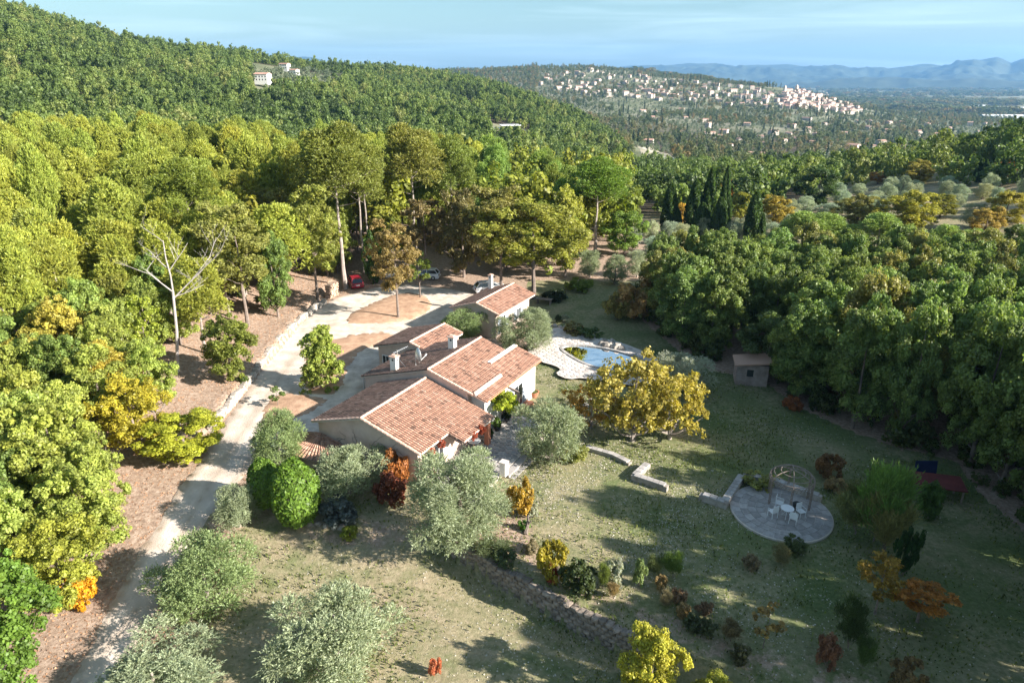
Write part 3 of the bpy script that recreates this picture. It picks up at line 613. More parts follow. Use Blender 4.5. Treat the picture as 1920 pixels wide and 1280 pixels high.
# round lean-to roof at the south gable
def leanto():
    par = villa; cx, cy = -35.5 - B0, 33.85 - A0; n = 9; Rr = 3.1; mb = MB(); z0 = 1.15; z1 = 2.15
    for i in range(n):
        for j in range(7):
            a0_ = math.pi + math.pi * i / n; a1_ = math.pi + math.pi * (i + 1) / n
            for q in range(4):
                u0 = a0_ + (a1_ - a0_) * (q + .08) / 4; u1 = a0_ + (a1_ - a0_) * (q + .92) / 4; um = (u0 + u1) / 2
                r0 = Rr * (j + .15) / 7.; r1 = Rr * (j + 1.1) / 7.; zz0 = z1 - (z1 - z0) * r0 / Rr + .02; zz1 = z1 - (z1 - z0) * r1 / Rr + .05
                v = []
                for r, z in ((r0, zz0), (r1, zz1)):
                    for u, dz in ((u0, 0), (um, .07 * min(1, r / 1.2)), (u1, 0)): v.append((cx + 1.3 * r * math.cos(u), cy + r * .75 * math.sin(u), z + dz))
                mb.add(v, [(0, 3, 4, 1), (1, 4, 5, 2), (3, 4, 5)], 0, rnd.random())
    t = MB(); pts = [(cx + 1.26 * Rr * math.cos(math.pi + math.pi * i / 16), cy + Rr * .73 * math.sin(math.pi + math.pi * i / 16)) for i in range(17)]
    vs = [(cx, cy, z1 - .02)] + [(x, y, z0 - .01) for x, y in pts] + [(cx, cy, z1 - .14)] + [(x, y, z0 - .12) for x, y in pts]
    fs = [(0, i, i + 1) for i in range(1, 17)] + [(18, 18 + i + 1, 18 + i) for i in range(1, 17)] + [(i, 18 + i, 18 + i + 1, i + 1) for i in range(1, 17)]
    t.add(vs, fs); lr = t.build('lean_to_roof', M_mortar, par); setp(mb.build('roof_tiles', M_tile, lr), kind='stuff')
    wv = MB(); wv.prism([(cx + .97 * Rr * math.cos(math.pi + math.pi * i / 12), cy + Rr * .56 * math.sin(math.pi + math.pi * i / 12)) for i in range(13)], -1.6, z0 + .05); wv.build('lean_to_wall', M_wall, par)
leanto()
# guest house
A1, B1 = 62.3, -38.9
gx_, gy_ = AB(A1, B1)
gh = thing('guest_house', (gx_, gy_, 0), 'small pink guest house with a gabled tile roof and stone trimmed wall behind olives', 'house', -AA)
roof(gh, 62.3, 71.2, -38.9, 4.0, -42.6, -35.9, .32, A1, B1)
gwall(gh, 62.6, 70.9, -42.3, -36.6, -38.9, 4.0, .32, A1, B1)
chimney(gh, -41.6, 70.2, 2.6, 4.9, A1, B1, w=.5, d=.5)
B0s, A0s = B0, A0; B0, A0 = B1, A1
verge(gh, 62.33, -38.9, -36., lambda b: 4.0 - .32 * abs(b + 38.9)); verge(gh, 62.33, -38.9, -42.5, lambda b: 4.0 - .32 * abs(b + 38.9))
B0, A0 = B0s, A0s
opening(gh, 'window', -36.6, 64.4, .3, 1.2, 2.0, 'E', A1, B1, shut=.6); opening(gh, 'window', -36.6, 68.2, .8, 1.1, 1.3, 'E', A1, B1, shut=.55)
mb = MB()
for i in range(9): mb.box((-36.56 - B1, 62.72 - A1, .15 + i * .3), (.1, rnd.uniform(.2, .42), .26), 0)
mb.build('quoin_stones', M_stone, gh)
# ------------------------------------------------------------------ stone work
def stone_mesh(n, sz, mat, seed):
    r = random.Random(seed); mb = MB(); vs = []
    for k in (-1, 1):
        for i, j in ((-1, -1), (1, -1), (1, 1), (-1, 1)):
            vs.append((i * sz[0] / 2 * r.uniform(.78, 1), j * sz[1] / 2 * r.uniform(.78, 1), k * sz[2] / 2 * r.uniform(.75, 1)))
    for fc in ((0, -1, 0), (0, 1, 0), (0, 0, 1)): vs.append((fc[0] * sz[0] * .5 + r.uniform(-.03, .03), fc[1] * sz[1] * .62, fc[2] * sz[2] * .6))
    fs = [(0, 3, 2, 1), (1, 2, 6, 5), (3, 0, 4, 7)]
    fs += [(0, 1, 8), (1, 5, 8), (5, 4, 8), (4, 0, 8)]; fs += [(2, 3, 9), (3, 7, 9), (7, 6, 9), (6, 2, 9)]; fs += [(4, 5, 10), (5, 6, 10), (6, 7, 10), (7, 4, 10)]
    mb.add(vs, fs); return mb.mesh('stone', mat)
def stone_wall(name, line, label, base, top, mat, sl=.4, sh=.24, th=.45, core=None, mats=8, group=None):
    """dry-stone wall along a world polyline; base(x,y), top(x,y) give its heights; each stone a part"""
    x0, y0 = line[0]; root = thing(name, (x0, y0, base(x0, y0)), label, 'wall', group=group); zb = base(x0, y0)
    ms = [stone_mesh(0, (sl, th, sh), mat, i + len(line)) for i in range(mats)]; cm = MB(); ns = 0; over = None
    d0 = 0
    for (xa, ya), (xb, yb) in zip(line[:-1], line[1:]):
        l = math.hypot(xb - xa, yb - ya); n = max(1, round(l / sl)); an = math.atan2(yb - ya, xb - xa)
        for i in range(n):
            t = (i + .5) / n; x, y = xa + (xb - xa) * t, ya + (yb - ya) * t; b, tp = base(x, y), top(x, y); k = max(1, round((tp - b) / sh)); hh = (tp - b) / k
            cm.box((x - x0, y - y0, (b + tp) / 2 - zb - .05), (l / n * 1.02, th * .62, tp - b), an)
            for j in range(k):
                off = (.5 if j % 2 else 0) * l / n
                o = link('stone', ms[rnd.randrange(mats)], root); s = rnd.uniform(.88, 1.1)
                o.location = (x - x0 + math.cos(an) * (off - l / n / 4) + rnd.uniform(-.03, .03), y - y0 + math.sin(an) * (off - l / n / 4) + rnd.uniform(-.03, .03), b - zb + hh * (j + .5) + rnd.uniform(-.02, .02))
                o.rotation_euler = (rnd.uniform(-.08, .08), rnd.uniform(-.1, .1), an + rnd.uniform(-.09, .09) + (math.pi if rnd.random() < .5 else 0)); o.scale = (s * l / n / sl, rnd.uniform(.9, 1.12), hh / sh * rnd.uniform(.9, 1.15)); ns += 1
    cm.build('wall_core', M_mortar if mat is M_stone else M_stone_dk, root)
    return ns
def shifted(line, d):
    out = []
    for i, (x, y) in enumerate(line):
        a = line[max(i - 1, 0)]; b = line[min(i + 1, len(line) - 1)]; l = math.hypot(b[0] - a[0], b[1] - a[1]); out.append((x - (b[1] - a[1]) / l * d, y + (b[0] - a[0]) / l * d))
    return out
def lowz(x, y):
    a = [hz(x + math.cos(t) * 1.2, y + math.sin(t) * 1.2) for t in (-2.2, -1.6, -2.8)]; return min(a) - .1
W1 = [(-3.95, 36.3), (-2.2, 35.2), (-.9, 34.0), (.6, 32.9), (2.2, 31.6), (4.4, 29.9), (6.6, 28.4), (8.2, 27.2)]
stone_wall('retaining_wall', W1, 'tall dry-stone retaining wall curving across the lawn below the house', lowz, lambda x, y: .05 + .12 * math.sin(x * 3) * .5, M_stone_dk, sl=.46, sh=.27, th=.5)
WL = [(-25.3, 50.6), (-25.45, 54), (-25.55, 58), (-25.6, 62), (-25.9, 66), (-26.1, 70), (-26.0, 74), (-25.6, 78), (-25.0, 82), (-24.4, 85)]
stone_wall('dry_stone_wall', WL, 'low pale dry-stone wall holding the litter bank beside the upper drive', lambda x, y: hz(-24.8, y) - .1, lambda x, y: hz(-24.8, y) + .72 + .12 * math.sin(y * 1.7), M_stone, sl=.42, sh=.26, th=.5)
def cap_wall(name, pts, label, ht=.5, th=.5, sl=.5, mat=None, gap=.0, group=None):
    pts = [p if len(p) == 2 else p for p in pts]; x0, y0 = pts[0]; zb = hz(x0, y0); root = thing(name, (x0, y0, zb), label, 'wall', group=group); cm = MB(); co = MB()
    ms = []
    for q in range(4):
        m_ = MB(); m_.box((0, 0, 0), (sl - .02, th + .06, .09), taper=.96); ms.append(m_.mesh('coping_stone', M_paver))
    for (xa, ya), (xb, yb) in zip(pts[:-1], pts[1:]):
        l = math.hypot(xb - xa, yb - ya); an = math.atan2(yb - ya, xb - xa); n = max(1, round(l / sl))
        cm.box(((xa + xb) / 2 - x0, (ya + yb) / 2 - y0, ht / 2 - .2 + rnd.uniform(0, .01)), (l + th * .98, th, ht + .4), an)
        for i in range(n):
            t = (i + .5) / n; o = link('coping_stone', ms[rnd.randrange(4)], root); o.location = (xa + (xb - xa) * t - x0, ya + (yb - ya) * t - y0, ht + .05 + rnd.uniform(0, .012)); o.rotation_euler = (0, 0, an + rnd.uniform(-.02, .02)); o.scale = (l / n / sl, 1, 1)
    cm.build('wall_body', mat or M_stone, root)
L1, L2, L3 = Pz(1190, 893, .3), Pz(1247, 912, .3), Pz(1213, 872, .3)
cap_wall('garden_wall', [L2, L1, L3], 'short L-shaped low stone wall standing alone in the lawn', .42, .42)
cap_wall('garden_wall', [Pz(1100, 838, .2), Pz(1150, 852, .2), Pz(1178, 866, .2)], 'low stone edging running from the grey olive to the lawn corner', .22, .4)
cap_wall('garden_wall', [Pz(1318, 930, .3), Pz(1358, 943, .3), Pz(1390, 893, .4)], 'low stone wall corner at the edge of the round terrace bed', .45, .45)
cap_wall('garden_wall', [Pz(1398, 893, .4), Pz(1460, 905, .4), Pz(1535, 932, .4)], 'straight low stone wall behind the wire gazebo', .55, .4)
# patio, pillars, steps
PZ = .32
px_, py_ = AB(40, -24)
patio = thing('patio', (px_, py_, 0), 'grey stone paved patio with broad steps in front of the villa porch', 'patio', -AA)
mb = MB(); mb.box((-.55, .45, PZ / 2 - .35), (5.5, 13.0, PZ + .62)); mb.build('patio_base', M_mortar, patio)
pm = []
for q in range(6):
    r_ = random.Random(q); m_ = MB(); pg = []
    for t in range(7):
        an = 2 * math.pi * t / 7 + r_.uniform(-.2, .2); pg.append((.3 * math.cos(an) * r_.uniform(.82, 1.02), .27 * math.sin(an) * r_.uniform(.82, 1.02)))
    m_.prism(pg, -.03, .02); pm.append(m_.mesh('paver', M_paver))
np_ = 0
for i in range(10):
    for j in range(24):
        x = -3.05 + i * .55 + (.27 if j % 2 else 0); y = -5.8 + j * .53
        if x > 2.0: continue
        o = link('paver', pm[rnd.randrange(6)], patio); o.location = (x + rnd.uniform(-.02, .02), y + rnd.uniform(-.02, .02), PZ - .01 + rnd.uniform(0, .015)); o.rotation_euler = (0, 0, rnd.uniform(0, 6.28)); o.scale = (rnd.uniform(.95, 1.1),) * 2 + (1,); np_ += 1
for i, (zz, xx) in enumerate(((.2, 2.5), (.06, 2.95))):
    mb = MB(); mb.box((xx, -.2, zz / 2 - .2), (.55, 3.3, zz + .4)); mb.build('step', M_paver, patio)
mb = MB(); mb.box((2.36, 3.6, .3), (.35, 3.8, .75)); mb.build('patio_edge_wall', M_stone, patio)
for (a_, b_, lb) in ((41.75, -21.55, 'square white rendered pillar on the house side of the patio steps'), (37.95, -21.55, 'square white rendered pillar beside the big olive at the patio steps')):
    x, y = AB(a_, b_); mb = MB(); mb.box((0, 0, .55), (.48, .48, 1.1)); o = link('gate_pillar', mb.mesh('pillar', M_white), None, (x, y, PZ)); o.rotation_euler = (0, 0, -AA); setp(o, lb, 'pillar', 'pillars of the patio steps')
    m2 = MB(); m2.box((0, 0, 1.13), (.58, .58, .06)); m2.build('pillar_cap', M_mortar, o)
# pergola
x, y = Pz(972, 783, PZ - .1); pg_ = thing('pergola', (x, y, 0), 'rusty iron pergola post with one beam reaching to the villa wall', 'pergola', -AA)
mb = MB(); mb.box((0, 0, 1.3), (.15, .15, 2.7)); mb.build('post', M_rust, pg_)
mb = MB(); mb.bar((.1, 0, 2.62), (-1.3, -.2, 3.15), .14, .18); mb.build('beam', M_rust, pg_)
# flower pots and patio table
def pot(x, y, z, r, h, mat, label, leaf, cat='flower pot', name='flower_pot'):
    t = thing(name, (x, y, z), label, cat, group='potted plants by the villa'); mb = MB(); mb.lathe([(r * .65, 0), (r, h * .85), (r * 1.1, h * .85), (r * 1.1, h), (r * .9, h), (r * .85, h * .8)], 12); mb.build('pot', mat, t)
    return t
POTS = [pot(*Pz(918, 822, PZ), PZ, .3, .4, M_black, 'round clipped shrub in a dark pot on the patio corner', 1), pot(*Pz(932, 806, PZ), PZ, .32, .42, M_black, 'leafy plant in a black pot behind the porch pillar', 1), pot(*Pz(1002, 742, 0.1), 0.0, .42, .55, M_terra, 'terracotta tub with low plants at the corner of the white wall', 1), pot(*Pz(951, 790, PZ), PZ, .25, .3, M_black, 'dark potted plant below the vine by the white wall', 1)]
x, y = Pz(889, 826, PZ + .7); tb = thing('round_table', (x, y, PZ), 'small round pale garden table at the porch edge', 'table')
mb = MB(); mb.lathe([(.5, .7), (.52, .72), (.52, .75), (.5, .76)], 20); mb.build('table_top', M_frame, tb); mb = MB(); mb.lathe([(.22, 0), (.2, .04), (.05, .08), (.04, .7)], 10); mb.build('pedestal', M_terra, tb)
# satellite dish and aerial
x, y = AB(43.6, -33.0); zd = 5.3 - .3 * 2.0
ds = thing('satellite_dish', (x, y, zd), 'grey round satellite dish on the shaded slope of the main roof', 'satellite dish', R(28))
mb = MB(); n = 20; v = []; Rm = Matrix.Rotation(R(90), 4, 'Y') @ Matrix.Rotation(0, 4, 'Z')
def dishpt(r, t, o): return (-.18 + .28 * (r / .72) ** 2 - .18 + o, r * math.cos(t) * .85, .95 + r * .92 * math.sin(t))
for o_ in (0, -.025):
    for r in (0.02, .25, .5, .72):
        for j in range(n): v.append(dishpt(r, 2 * math.pi * j / n, o_))
fs = []
for s in (0, 80):
    for i in range(3):
        for j in range(n):
            f = (s + i * n + j, s + i * n + (j + 1) % n, s + (i + 1) * n + (j + 1) % n, s + (i + 1) * n + j); fs.append(f if s == 0 else f[::-1])
fs += [(60 + j, 60 + (j + 1) % n, 140 + (j + 1) % n, 140 + j) for j in range(n)]
mb.add(v, fs); mb.build('dish', M_metal, ds, smooth=True)
mb = MB(); mb.tube([(-.4, 0, -.1), (-.4, 0, .95)], .035, 8); mb.build('mast', M_metal, ds)
mb = MB(); mb.tube([(-.1, 0, .25), (.55, 0, .8)], .025, 6); mb.tube([(.5, 0, .75), (.62, 0, .92)], .06, 8); mb.build('feed_arm', M_frame, ds)
x, y = AB(43.0, -34.7); ta = thing('tv_aerial', (x, y, 4.1), 'thin rake-shaped aerial on a leaning mast beside the short chimney', 'aerial', R(20))
mb = MB(); mb.tube([(0, 0, 0), (-.2, 0, 1.9)], .025, 6); mb.build('mast', M_metal, ta)
mb = MB(); mb.tube([(-.5, 0, 1.65), (.75, .1, 2.05)], .018, 5)
for q in range(9): t = q / 8; mb.tube([(-.5 + 1.25 * t, .1 * t - .32 + .12 * t, 1.66 + .4 * t), (-.5 + 1.25 * t, .1 * t + .32 - .12 * t, 1.66 + .4 * t)], .012, 4)
mb.build('aerial_boom', M_frame, ta); mb = MB(); mb.tube([(0, 0, .9), (.6, -.3, 0)], .02, 5); mb.tube([(.3, -.2, 0.0), (.85, -.25, .25)], .02, 5); mb.build('stay', M_metal, ta)
# ------------------------------------------------------------------ pool
pool_px = [(1050, 658), (1058, 652), (1078, 651), (1100, 652), (1130, 656), (1165, 664), (1200, 676), (1222, 692), (1215, 704), (1185, 706), (1150, 700), (1118, 694), (1090, 684), (1066, 670)]
PW = chaikin([Pz(a, b, 0) for a, b in pool_px], 2)
deck_px = [(1000, 640), (1022, 621), (1052, 617), (1085, 624), (1118, 636), (1150, 642), (1190, 655), (1230, 675), (1262, 700), (1255, 722), (1200, 728), (1140, 722), (1092, 712), (1066, 716), (1040, 705), (1052, 697), (1042, 690), (1012, 682), (985, 662)]
DW = chaikin([Pz(a, b, 0) for a, b in deck_px], 1)
pcx, pcy = sum(p[0] for p in PW) / len(PW), sum(p[1] for p in PW) / len(PW)
pool = thing('swimming_pool', (pcx, pcy, 0), 'curved blue swimming pool with pale stone deck behind the walnut tree', 'pool')
mb = MB(); 
loc = [(a - pcx, b - pcy) for a, b in PW]; n = len(loc)
mb.add([(a, b, .02) for a, b in loc] + [(a, b, .3) for a, b in loc], [(i, (i + 1) % n, n + (i + 1) % n, n + i) for i in range(n)]); mb.add([(a, b, .05) for a, b in loc], [tuple(range(n))]); mb.build('basin', M_pooltile, pool)
mb = MB(); mb.add([(a, b, .24) for a, b in loc], [tuple(range(n))]); mb.build('water', M_water, pool)
# deck of irregular flags with a hole for the basin
mb = MB(); ex = [p[0] for p in DW]; ey = [p[1] for p in DW]
xx = min(ex)
slab = MB()
ed = densify(DW, .5); hd = densify(PW, .6); grid = [(a, b) for a in np.arange(min(ex), max(ex), .9) for b in np.arange(min(ey), max(ey), .9)]
gi = inpoly(np.array([q[0] for q in grid]), np.array([q[1] for q in grid]), DW) & ~inpoly(np.array([q[0] for q in grid]), np.array([q[1] for q in grid]), PW)
vs_, _, fs_, *_q = delaunay_2d_cdt([Vector(q) for q in ed] + [Vector(q) for q in hd] + [Vector(grid[i]) for i in np.nonzero(gi)[0]], [], [list(range(len(ed))), list(range(len(ed), len(ed) + len(hd)))], 1, 1e-5)
ff = []
for f in fs_:
    cx = sum(vs_[i].x for i in f) / 3; cy_ = sum(vs_[i].y for i in f) / 3
    if not bool(inpoly(np.array([cx]), np.array([cy_]), hd)[0]): ff.append(list(f))
slab.add([(v.x - pcx, v.y - pcy, .27) for v in vs_], ff); slab.build('deck_bed', M_mortar, pool)
fl = MB(); 
for a in np.arange(min(ex), max(ex), .62):
    for b in np.arange(min(ey), max(ey), .52):
        a_, b_ = a + rnd.uniform(-.08, .08) + (.3 if int(b / .52) % 2 else 0), b + rnd.uniform(-.06, .06)
        pts = [(a_ + .29 * math.cos(t) * rnd.uniform(.85, 1.12), b_ + .26 * math.sin(t) * rnd.uniform(.85, 1.12)) for t in np.linspace(0, 2 * math.pi, 7)[:-1]]
        q = np.array(pts + [(a_, b_)]); 
        if inpoly(q[:, 0], q[:, 1], DW).all() and not inpoly(q[:, 0], q[:, 1], PW).any(): fl.prism([(u - pcx, v - pcy) for u, v in pts], .272, .3 + rnd.uniform(0, .008))
setp(fl.build('deck_flags', M_deck, pool), kind='stuff')
# coping stones round the water
cop = MB(); cop.box((0, 0, 0), (.58, .34, .09), taper=.94); cme = cop.mesh('coping_stone', M_paver)
acc = 0; dn = densify(PW, .6)
for (a, b), (c_, d_) in zip(dn, dn[1:] + dn[:1]):
    if math.hypot(c_ - a, d_ - b) < .25: continue
    o = link('coping_stone', cme, pool); o.location = ((a + c_) / 2 - pcx, (b + d_) / 2 - pcy, .31); o.rotation_euler = (0, 0, math.atan2(d_ - b, c_ - a)); o.scale = (math.hypot(c_ - a, d_ - b) / .6, 1, 1)
def boulder(sx, sy, sz, seed, mat):
    r = random.Random(seed); n = 8; mb = MB(); v = []
    for z, k in ((-.5, .8), (-.15, 1), (.2, .85), (.45, .5)):
        for j in range(n): t = 2 * math.pi * j / n; q = r.uniform(.8, 1.15); v.append((sx / 2 * k * q * math.cos(t), sy / 2 * k * q * math.sin(t), sz * z * r.uniform(.9, 1.1)))
    fs = [(i * n + j, i * n + (j + 1) % n, (i + 1) * n + (j + 1) % n, (i + 1) * n + j) for i in range(3) for j in range(n)] + [tuple(range(n))[::-1], tuple(3 * n + j for j in range(n))]
    mb.add(v, fs); return mb.mesh('boulder', mat)
bm_ = [boulder(1.1, .8, .8, i, M_stone) for i in range(5)]
def rocks(name, pts, s, label, group, cat='rock', zo=.1, loc_lab=None):
    for i, (a, b) in enumerate(pts):
        x, y, z = G(a, b); o = link(name, bm_[i % 5], None, (x, y, z + zo)); k = s * rnd.uniform(.75, 1.25); o.scale = (k, k, k * rnd.uniform(.7, 1)); o.rotation_euler = (0, 0, rnd.uniform(0, 6)); setp(o, None, cat, group); o['label'] = label % ordw(i + 1)
rocks('boulder', [(1128, 650), (1136, 653), (1143, 650), (1150, 655), (1157, 656), (1164, 659), (1134, 645), (1147, 646)], 1.0, 'tan boulder in the rockery above the pool, %s along from the open water', 'rockery boulders at the pool', zo=.35)
rocks('boulder', [(1030, 614), (1040, 614), (1050, 617), (1060, 619), (1071, 622), (1082, 625), (1093, 628), (1104, 632), (1115, 636)], .75, 'dark rough boulder edging the bed over the pool deck, %s from the guest house', 'boulders edging the upper bed', zo=.25)
rocks('boulder', [(563, 985), (580, 984), (596, 983), (610, 986), (626, 988), (642, 990)], .55, 'small pale stone edging the lawn by the clipped bush, %s from the bush', 'pale edging stones', zo=.05)
rocks('boulder', [(1108, 752), (1098, 762), (1088, 772), (1080, 780), (1072, 786)], .6, 'rounded pale stone below the walnut trunk, %s from the trunk', 'stones under the walnut tree', zo=.1)
# ------------------------------------------------------------------ round terrace and gazebo
tx_, ty_ = 18.45, 39.4; tzz = hz(tx_, ty_)
rt = thing('round_terrace', (tx_, ty_, tzz), 'round paved garden terrace with pinkish slabs under a wire gazebo', 'terrace')
mb = MB(); mb.lathe([(3.35, -.5), (3.35, .1), (3.3, .13)], 40); mb.build('terrace_base', M_mortar, rt)
for ri in range(6):
    r0, r1 = .05 + ri * .54, .05 + (ri + 1) * .54 - .03; n = max(5, int(2 * math.pi * (r0 + r1) / 2 / .62)); mb = MB(); t0, t1 = .0, 2 * math.pi / n - .03 / max(r1, .3)
    mb.prism([(r0 * math.cos(t0), r0 * math.sin(t0)), (r1 * math.cos(t0), r1 * math.sin(t0)), (r1 * math.cos((t0 + t1) / 2), r1 * math.sin((t0 + t1) / 2)), (r1 * math.cos(t1), r1 * math.sin(t1)), (r0 * math.cos(t1), r0 * math.sin(t1))], .132, .16); me = mb.mesh('paver', M_paver)
    for i in range(n): o = link('paver', me, rt); o.rotation_euler = (0, 0, 2 * math.pi * i / n + ri * .3); o.location = (0, 0, rnd.uniform(0, .012))
TZ = tzz + .16
ga, gb = Pz(1478, 940, TZ)
gz = thing('wire_gazebo', (ga, gb, TZ), 'rusty wire gazebo with a domed lattice top over the round terrace', 'gazebo', scale=(1.1, 1.1, .9))
gp = []
for i in range(6):
    t = 2 * math.pi * i / 6 + .2; gp.append((1.35 * math.cos(t), 1.35 * math.sin(t)))
for x, y in gp: mb = MB(); mb.tube([(x - .05, y, 0), (x - .05, y, 2.1)], .028, 5); mb.tube([(x + .05, y + .03, 0), (x + .05, y + .03, 2.1)], .028, 5); [mb.tube([(x - .05, y, q), (x + .05, y + .03, q + .14)], .018, 4) for q in np.arange(.1, 2, .28)]; mb.build('post', M_rust, gz)
for x, y in gp: mb = MB(); mb.tube([(x * math.cos(q), y * math.cos(q), 2.1 + .75 * math.sin(q)) for q in np.linspace(0, math.pi / 2 * .97, 8)], .032, 5); mb.build('dome_rib', M_rust, gz)
for q, nme in ((0, 'ring_hoop'), (.25, 'ring_hoop'), (.6, 'ring_hoop'), (1.0, 'ring_hoop')):
    mb = MB(); r = 1.35 * math.cos(q); mb.tube([(r * math.cos(t), r * math.sin(t), 2.1 + .75 * math.sin(q)) for t in np.linspace(0, 2 * math.pi, 25)], .028, 4); mb.build(nme, M_rust, gz)
mb = MB()
for t in np.linspace(0, 2 * math.pi, 37)[:-1]: mb.tube([(1.36 * math.cos(t), 1.36 * math.sin(t), 1.85), (1.33 * math.cos(t + .12), 1.33 * math.sin(t + .12), 2.25)], .018, 4)
mb.build('lattice', M_rust, gz)
def chair(px, py, rz, label):
    x, y = Pz(px, py, TZ); t = thing('garden_chair', (x, y, TZ), label, 'chair', rz, 'white chairs under the gazebo')
    mb = MB(); mb.box((0, 0, .44), (.48, .46, .04)); mb.build('seat', M_frame, t)
    mb = MB(); mb.box((0, .24, .72), (.46, .03, .5), M=None); mb.build('backrest', M_frame, t)
    for sx in (-1, 1):
        for sy in (-1, 1): mb = MB(); mb.tube([(sx * .23, sy * .23, 0), (sx * .22, sy * .21, .44)], .022, 6); mb.build('leg', M_frame, t)
        mb = MB(); mb.tube([(sx * .25, -.2, .44), (sx * .25, -.2, .66), (sx * .25, .24, .68)], .02, 6); mb.build('arm', M_frame, t)
chair(1448, 968, R(200), 'white metal garden chair furthest from the tall broom bush'); chair(1486, 980, R(150), 'white garden chair with pale seat at the gazebo table'); chair(1500, 968, R(20), 'white garden chair turned towards the stone wall')
chair(1460, 952, R(60), 'small white garden chair behind the others near the gazebo posts')
x, y = Pz(1476, 955, TZ + .6); gt = thing('garden_table', (x, y, TZ), 'pale blue-white garden table under the wire gazebo', 'table'); mb = MB(); mb.lathe([(.42, .7), (.44, .71), (.44, .74), (.42, .75)], 16); mb.build('table_top', M_frame, gt)
for t in (0, 2.1, 4.2): mb = MB(); mb.tube([(.35 * math.cos(t), .35 * math.sin(t), 0), (.1 * math.cos(t), .1 * math.sin(t), .4), (.3 * math.cos(t), .3 * math.sin(t), .7)], .02, 5); mb.build('leg', M_frame, gt)
x, y = Pz(1493, 955, TZ); mb = MB(); mb.lathe([(.2, 0), (.28, .25), (.3, .5), (.24, .55)], 12); setp(mb.build('water_barrel', M_black, None, loc=(x, y, TZ)), 'small black tub behind the garden table', 'tub')
# ------------------------------------------------------------------ sheds, stack, cars
x, y, z = G(1405, 715); sh = thing('stone_shed', (x, y, z), 'little pink rendered shed in deep shade under the oaks', 'shed', R(-12))
mb = MB(); mb.box((0, 0, 1.0), (2.9, 2.2, 2.4)); mb.build('wall', rough_mat('stained_render', (.20, .16, .15), (.44, .36, .33), 1.2, bump=.3), sh); mb = MB(); mb.extr([(-1.7, 2.05), (1.7, 2.5), (1.7, 2.62), (-1.7, 2.17)][::-1], -1.35, 1.35); mb.build('roof', M_tile, sh)
mb = MB(); mb.box((-.2, -1.11, 1.35), (.6, .03, .7)); mb.build('window', M_glass, sh); mb = MB(); mb.box((1.46, 0, .95), (.03, .85, 1.9)); mb.build('door', M_wood, sh)
x, y, z = G(1750, 930); rs_ = thing('red_roofed_shelter', (x, y, z), 'low shelter with a dark red flat roof in the shaded orchard', 'shelter', R(-14))
mb = MB(); mb.box((0, 0, 1.25), (3.4, 1.7, .08), M=Matrix.Rotation(R(7), 3, 'X')); mb.build('roof', M_redroof, rs_)
for sx in (-1, 1):
    for sy in (-1, 1): mb = MB(); mb.box((sx * 1.5, sy * .7, .55), (.1, .1, 1.3)); mb.build('post', M_wood, rs_)
x, y, z = G(1730, 905); mb = MB(); mb.box((0, 0, .9), (1.6, .05, 1.8), M=Matrix.Rotation(R(-10), 3, 'X')); mb.box((0, .3, .08), (1.5, .5, .1)); setp(mb.build('blue_tarpaulin', M_blue, None, loc=(x, y, z)), 'dark blue tarpaulin hung behind the red roof', 'tarpaulin')
x, y, z = G(623, 556); fw = thing('firewood_stack', (x, y, z), 'neat stack of split firewood at the end of the dry-stone wall', 'firewood', R(65))
mb = MB(); mb.tube([(0, -.35, 0), (0, .35, 0)], [.1, .095], 6); lm = [mb.mesh('log', M_log)]
for j in range(11):
    for i in range(9):
        o = link('log', lm[0], fw); o.location = ((i - 4) * .2 + (.1 if j % 2 else 0) + rnd.uniform(-.02, .02), rnd.uniform(-.08, .08), .1 + j * .165); o.rotation_euler = (0, 0, rnd.uniform(-.12, .12)); k = rnd.uniform(.85, 1.15); o.scale = (k, rnd.uniform(.9, 1.3), k)
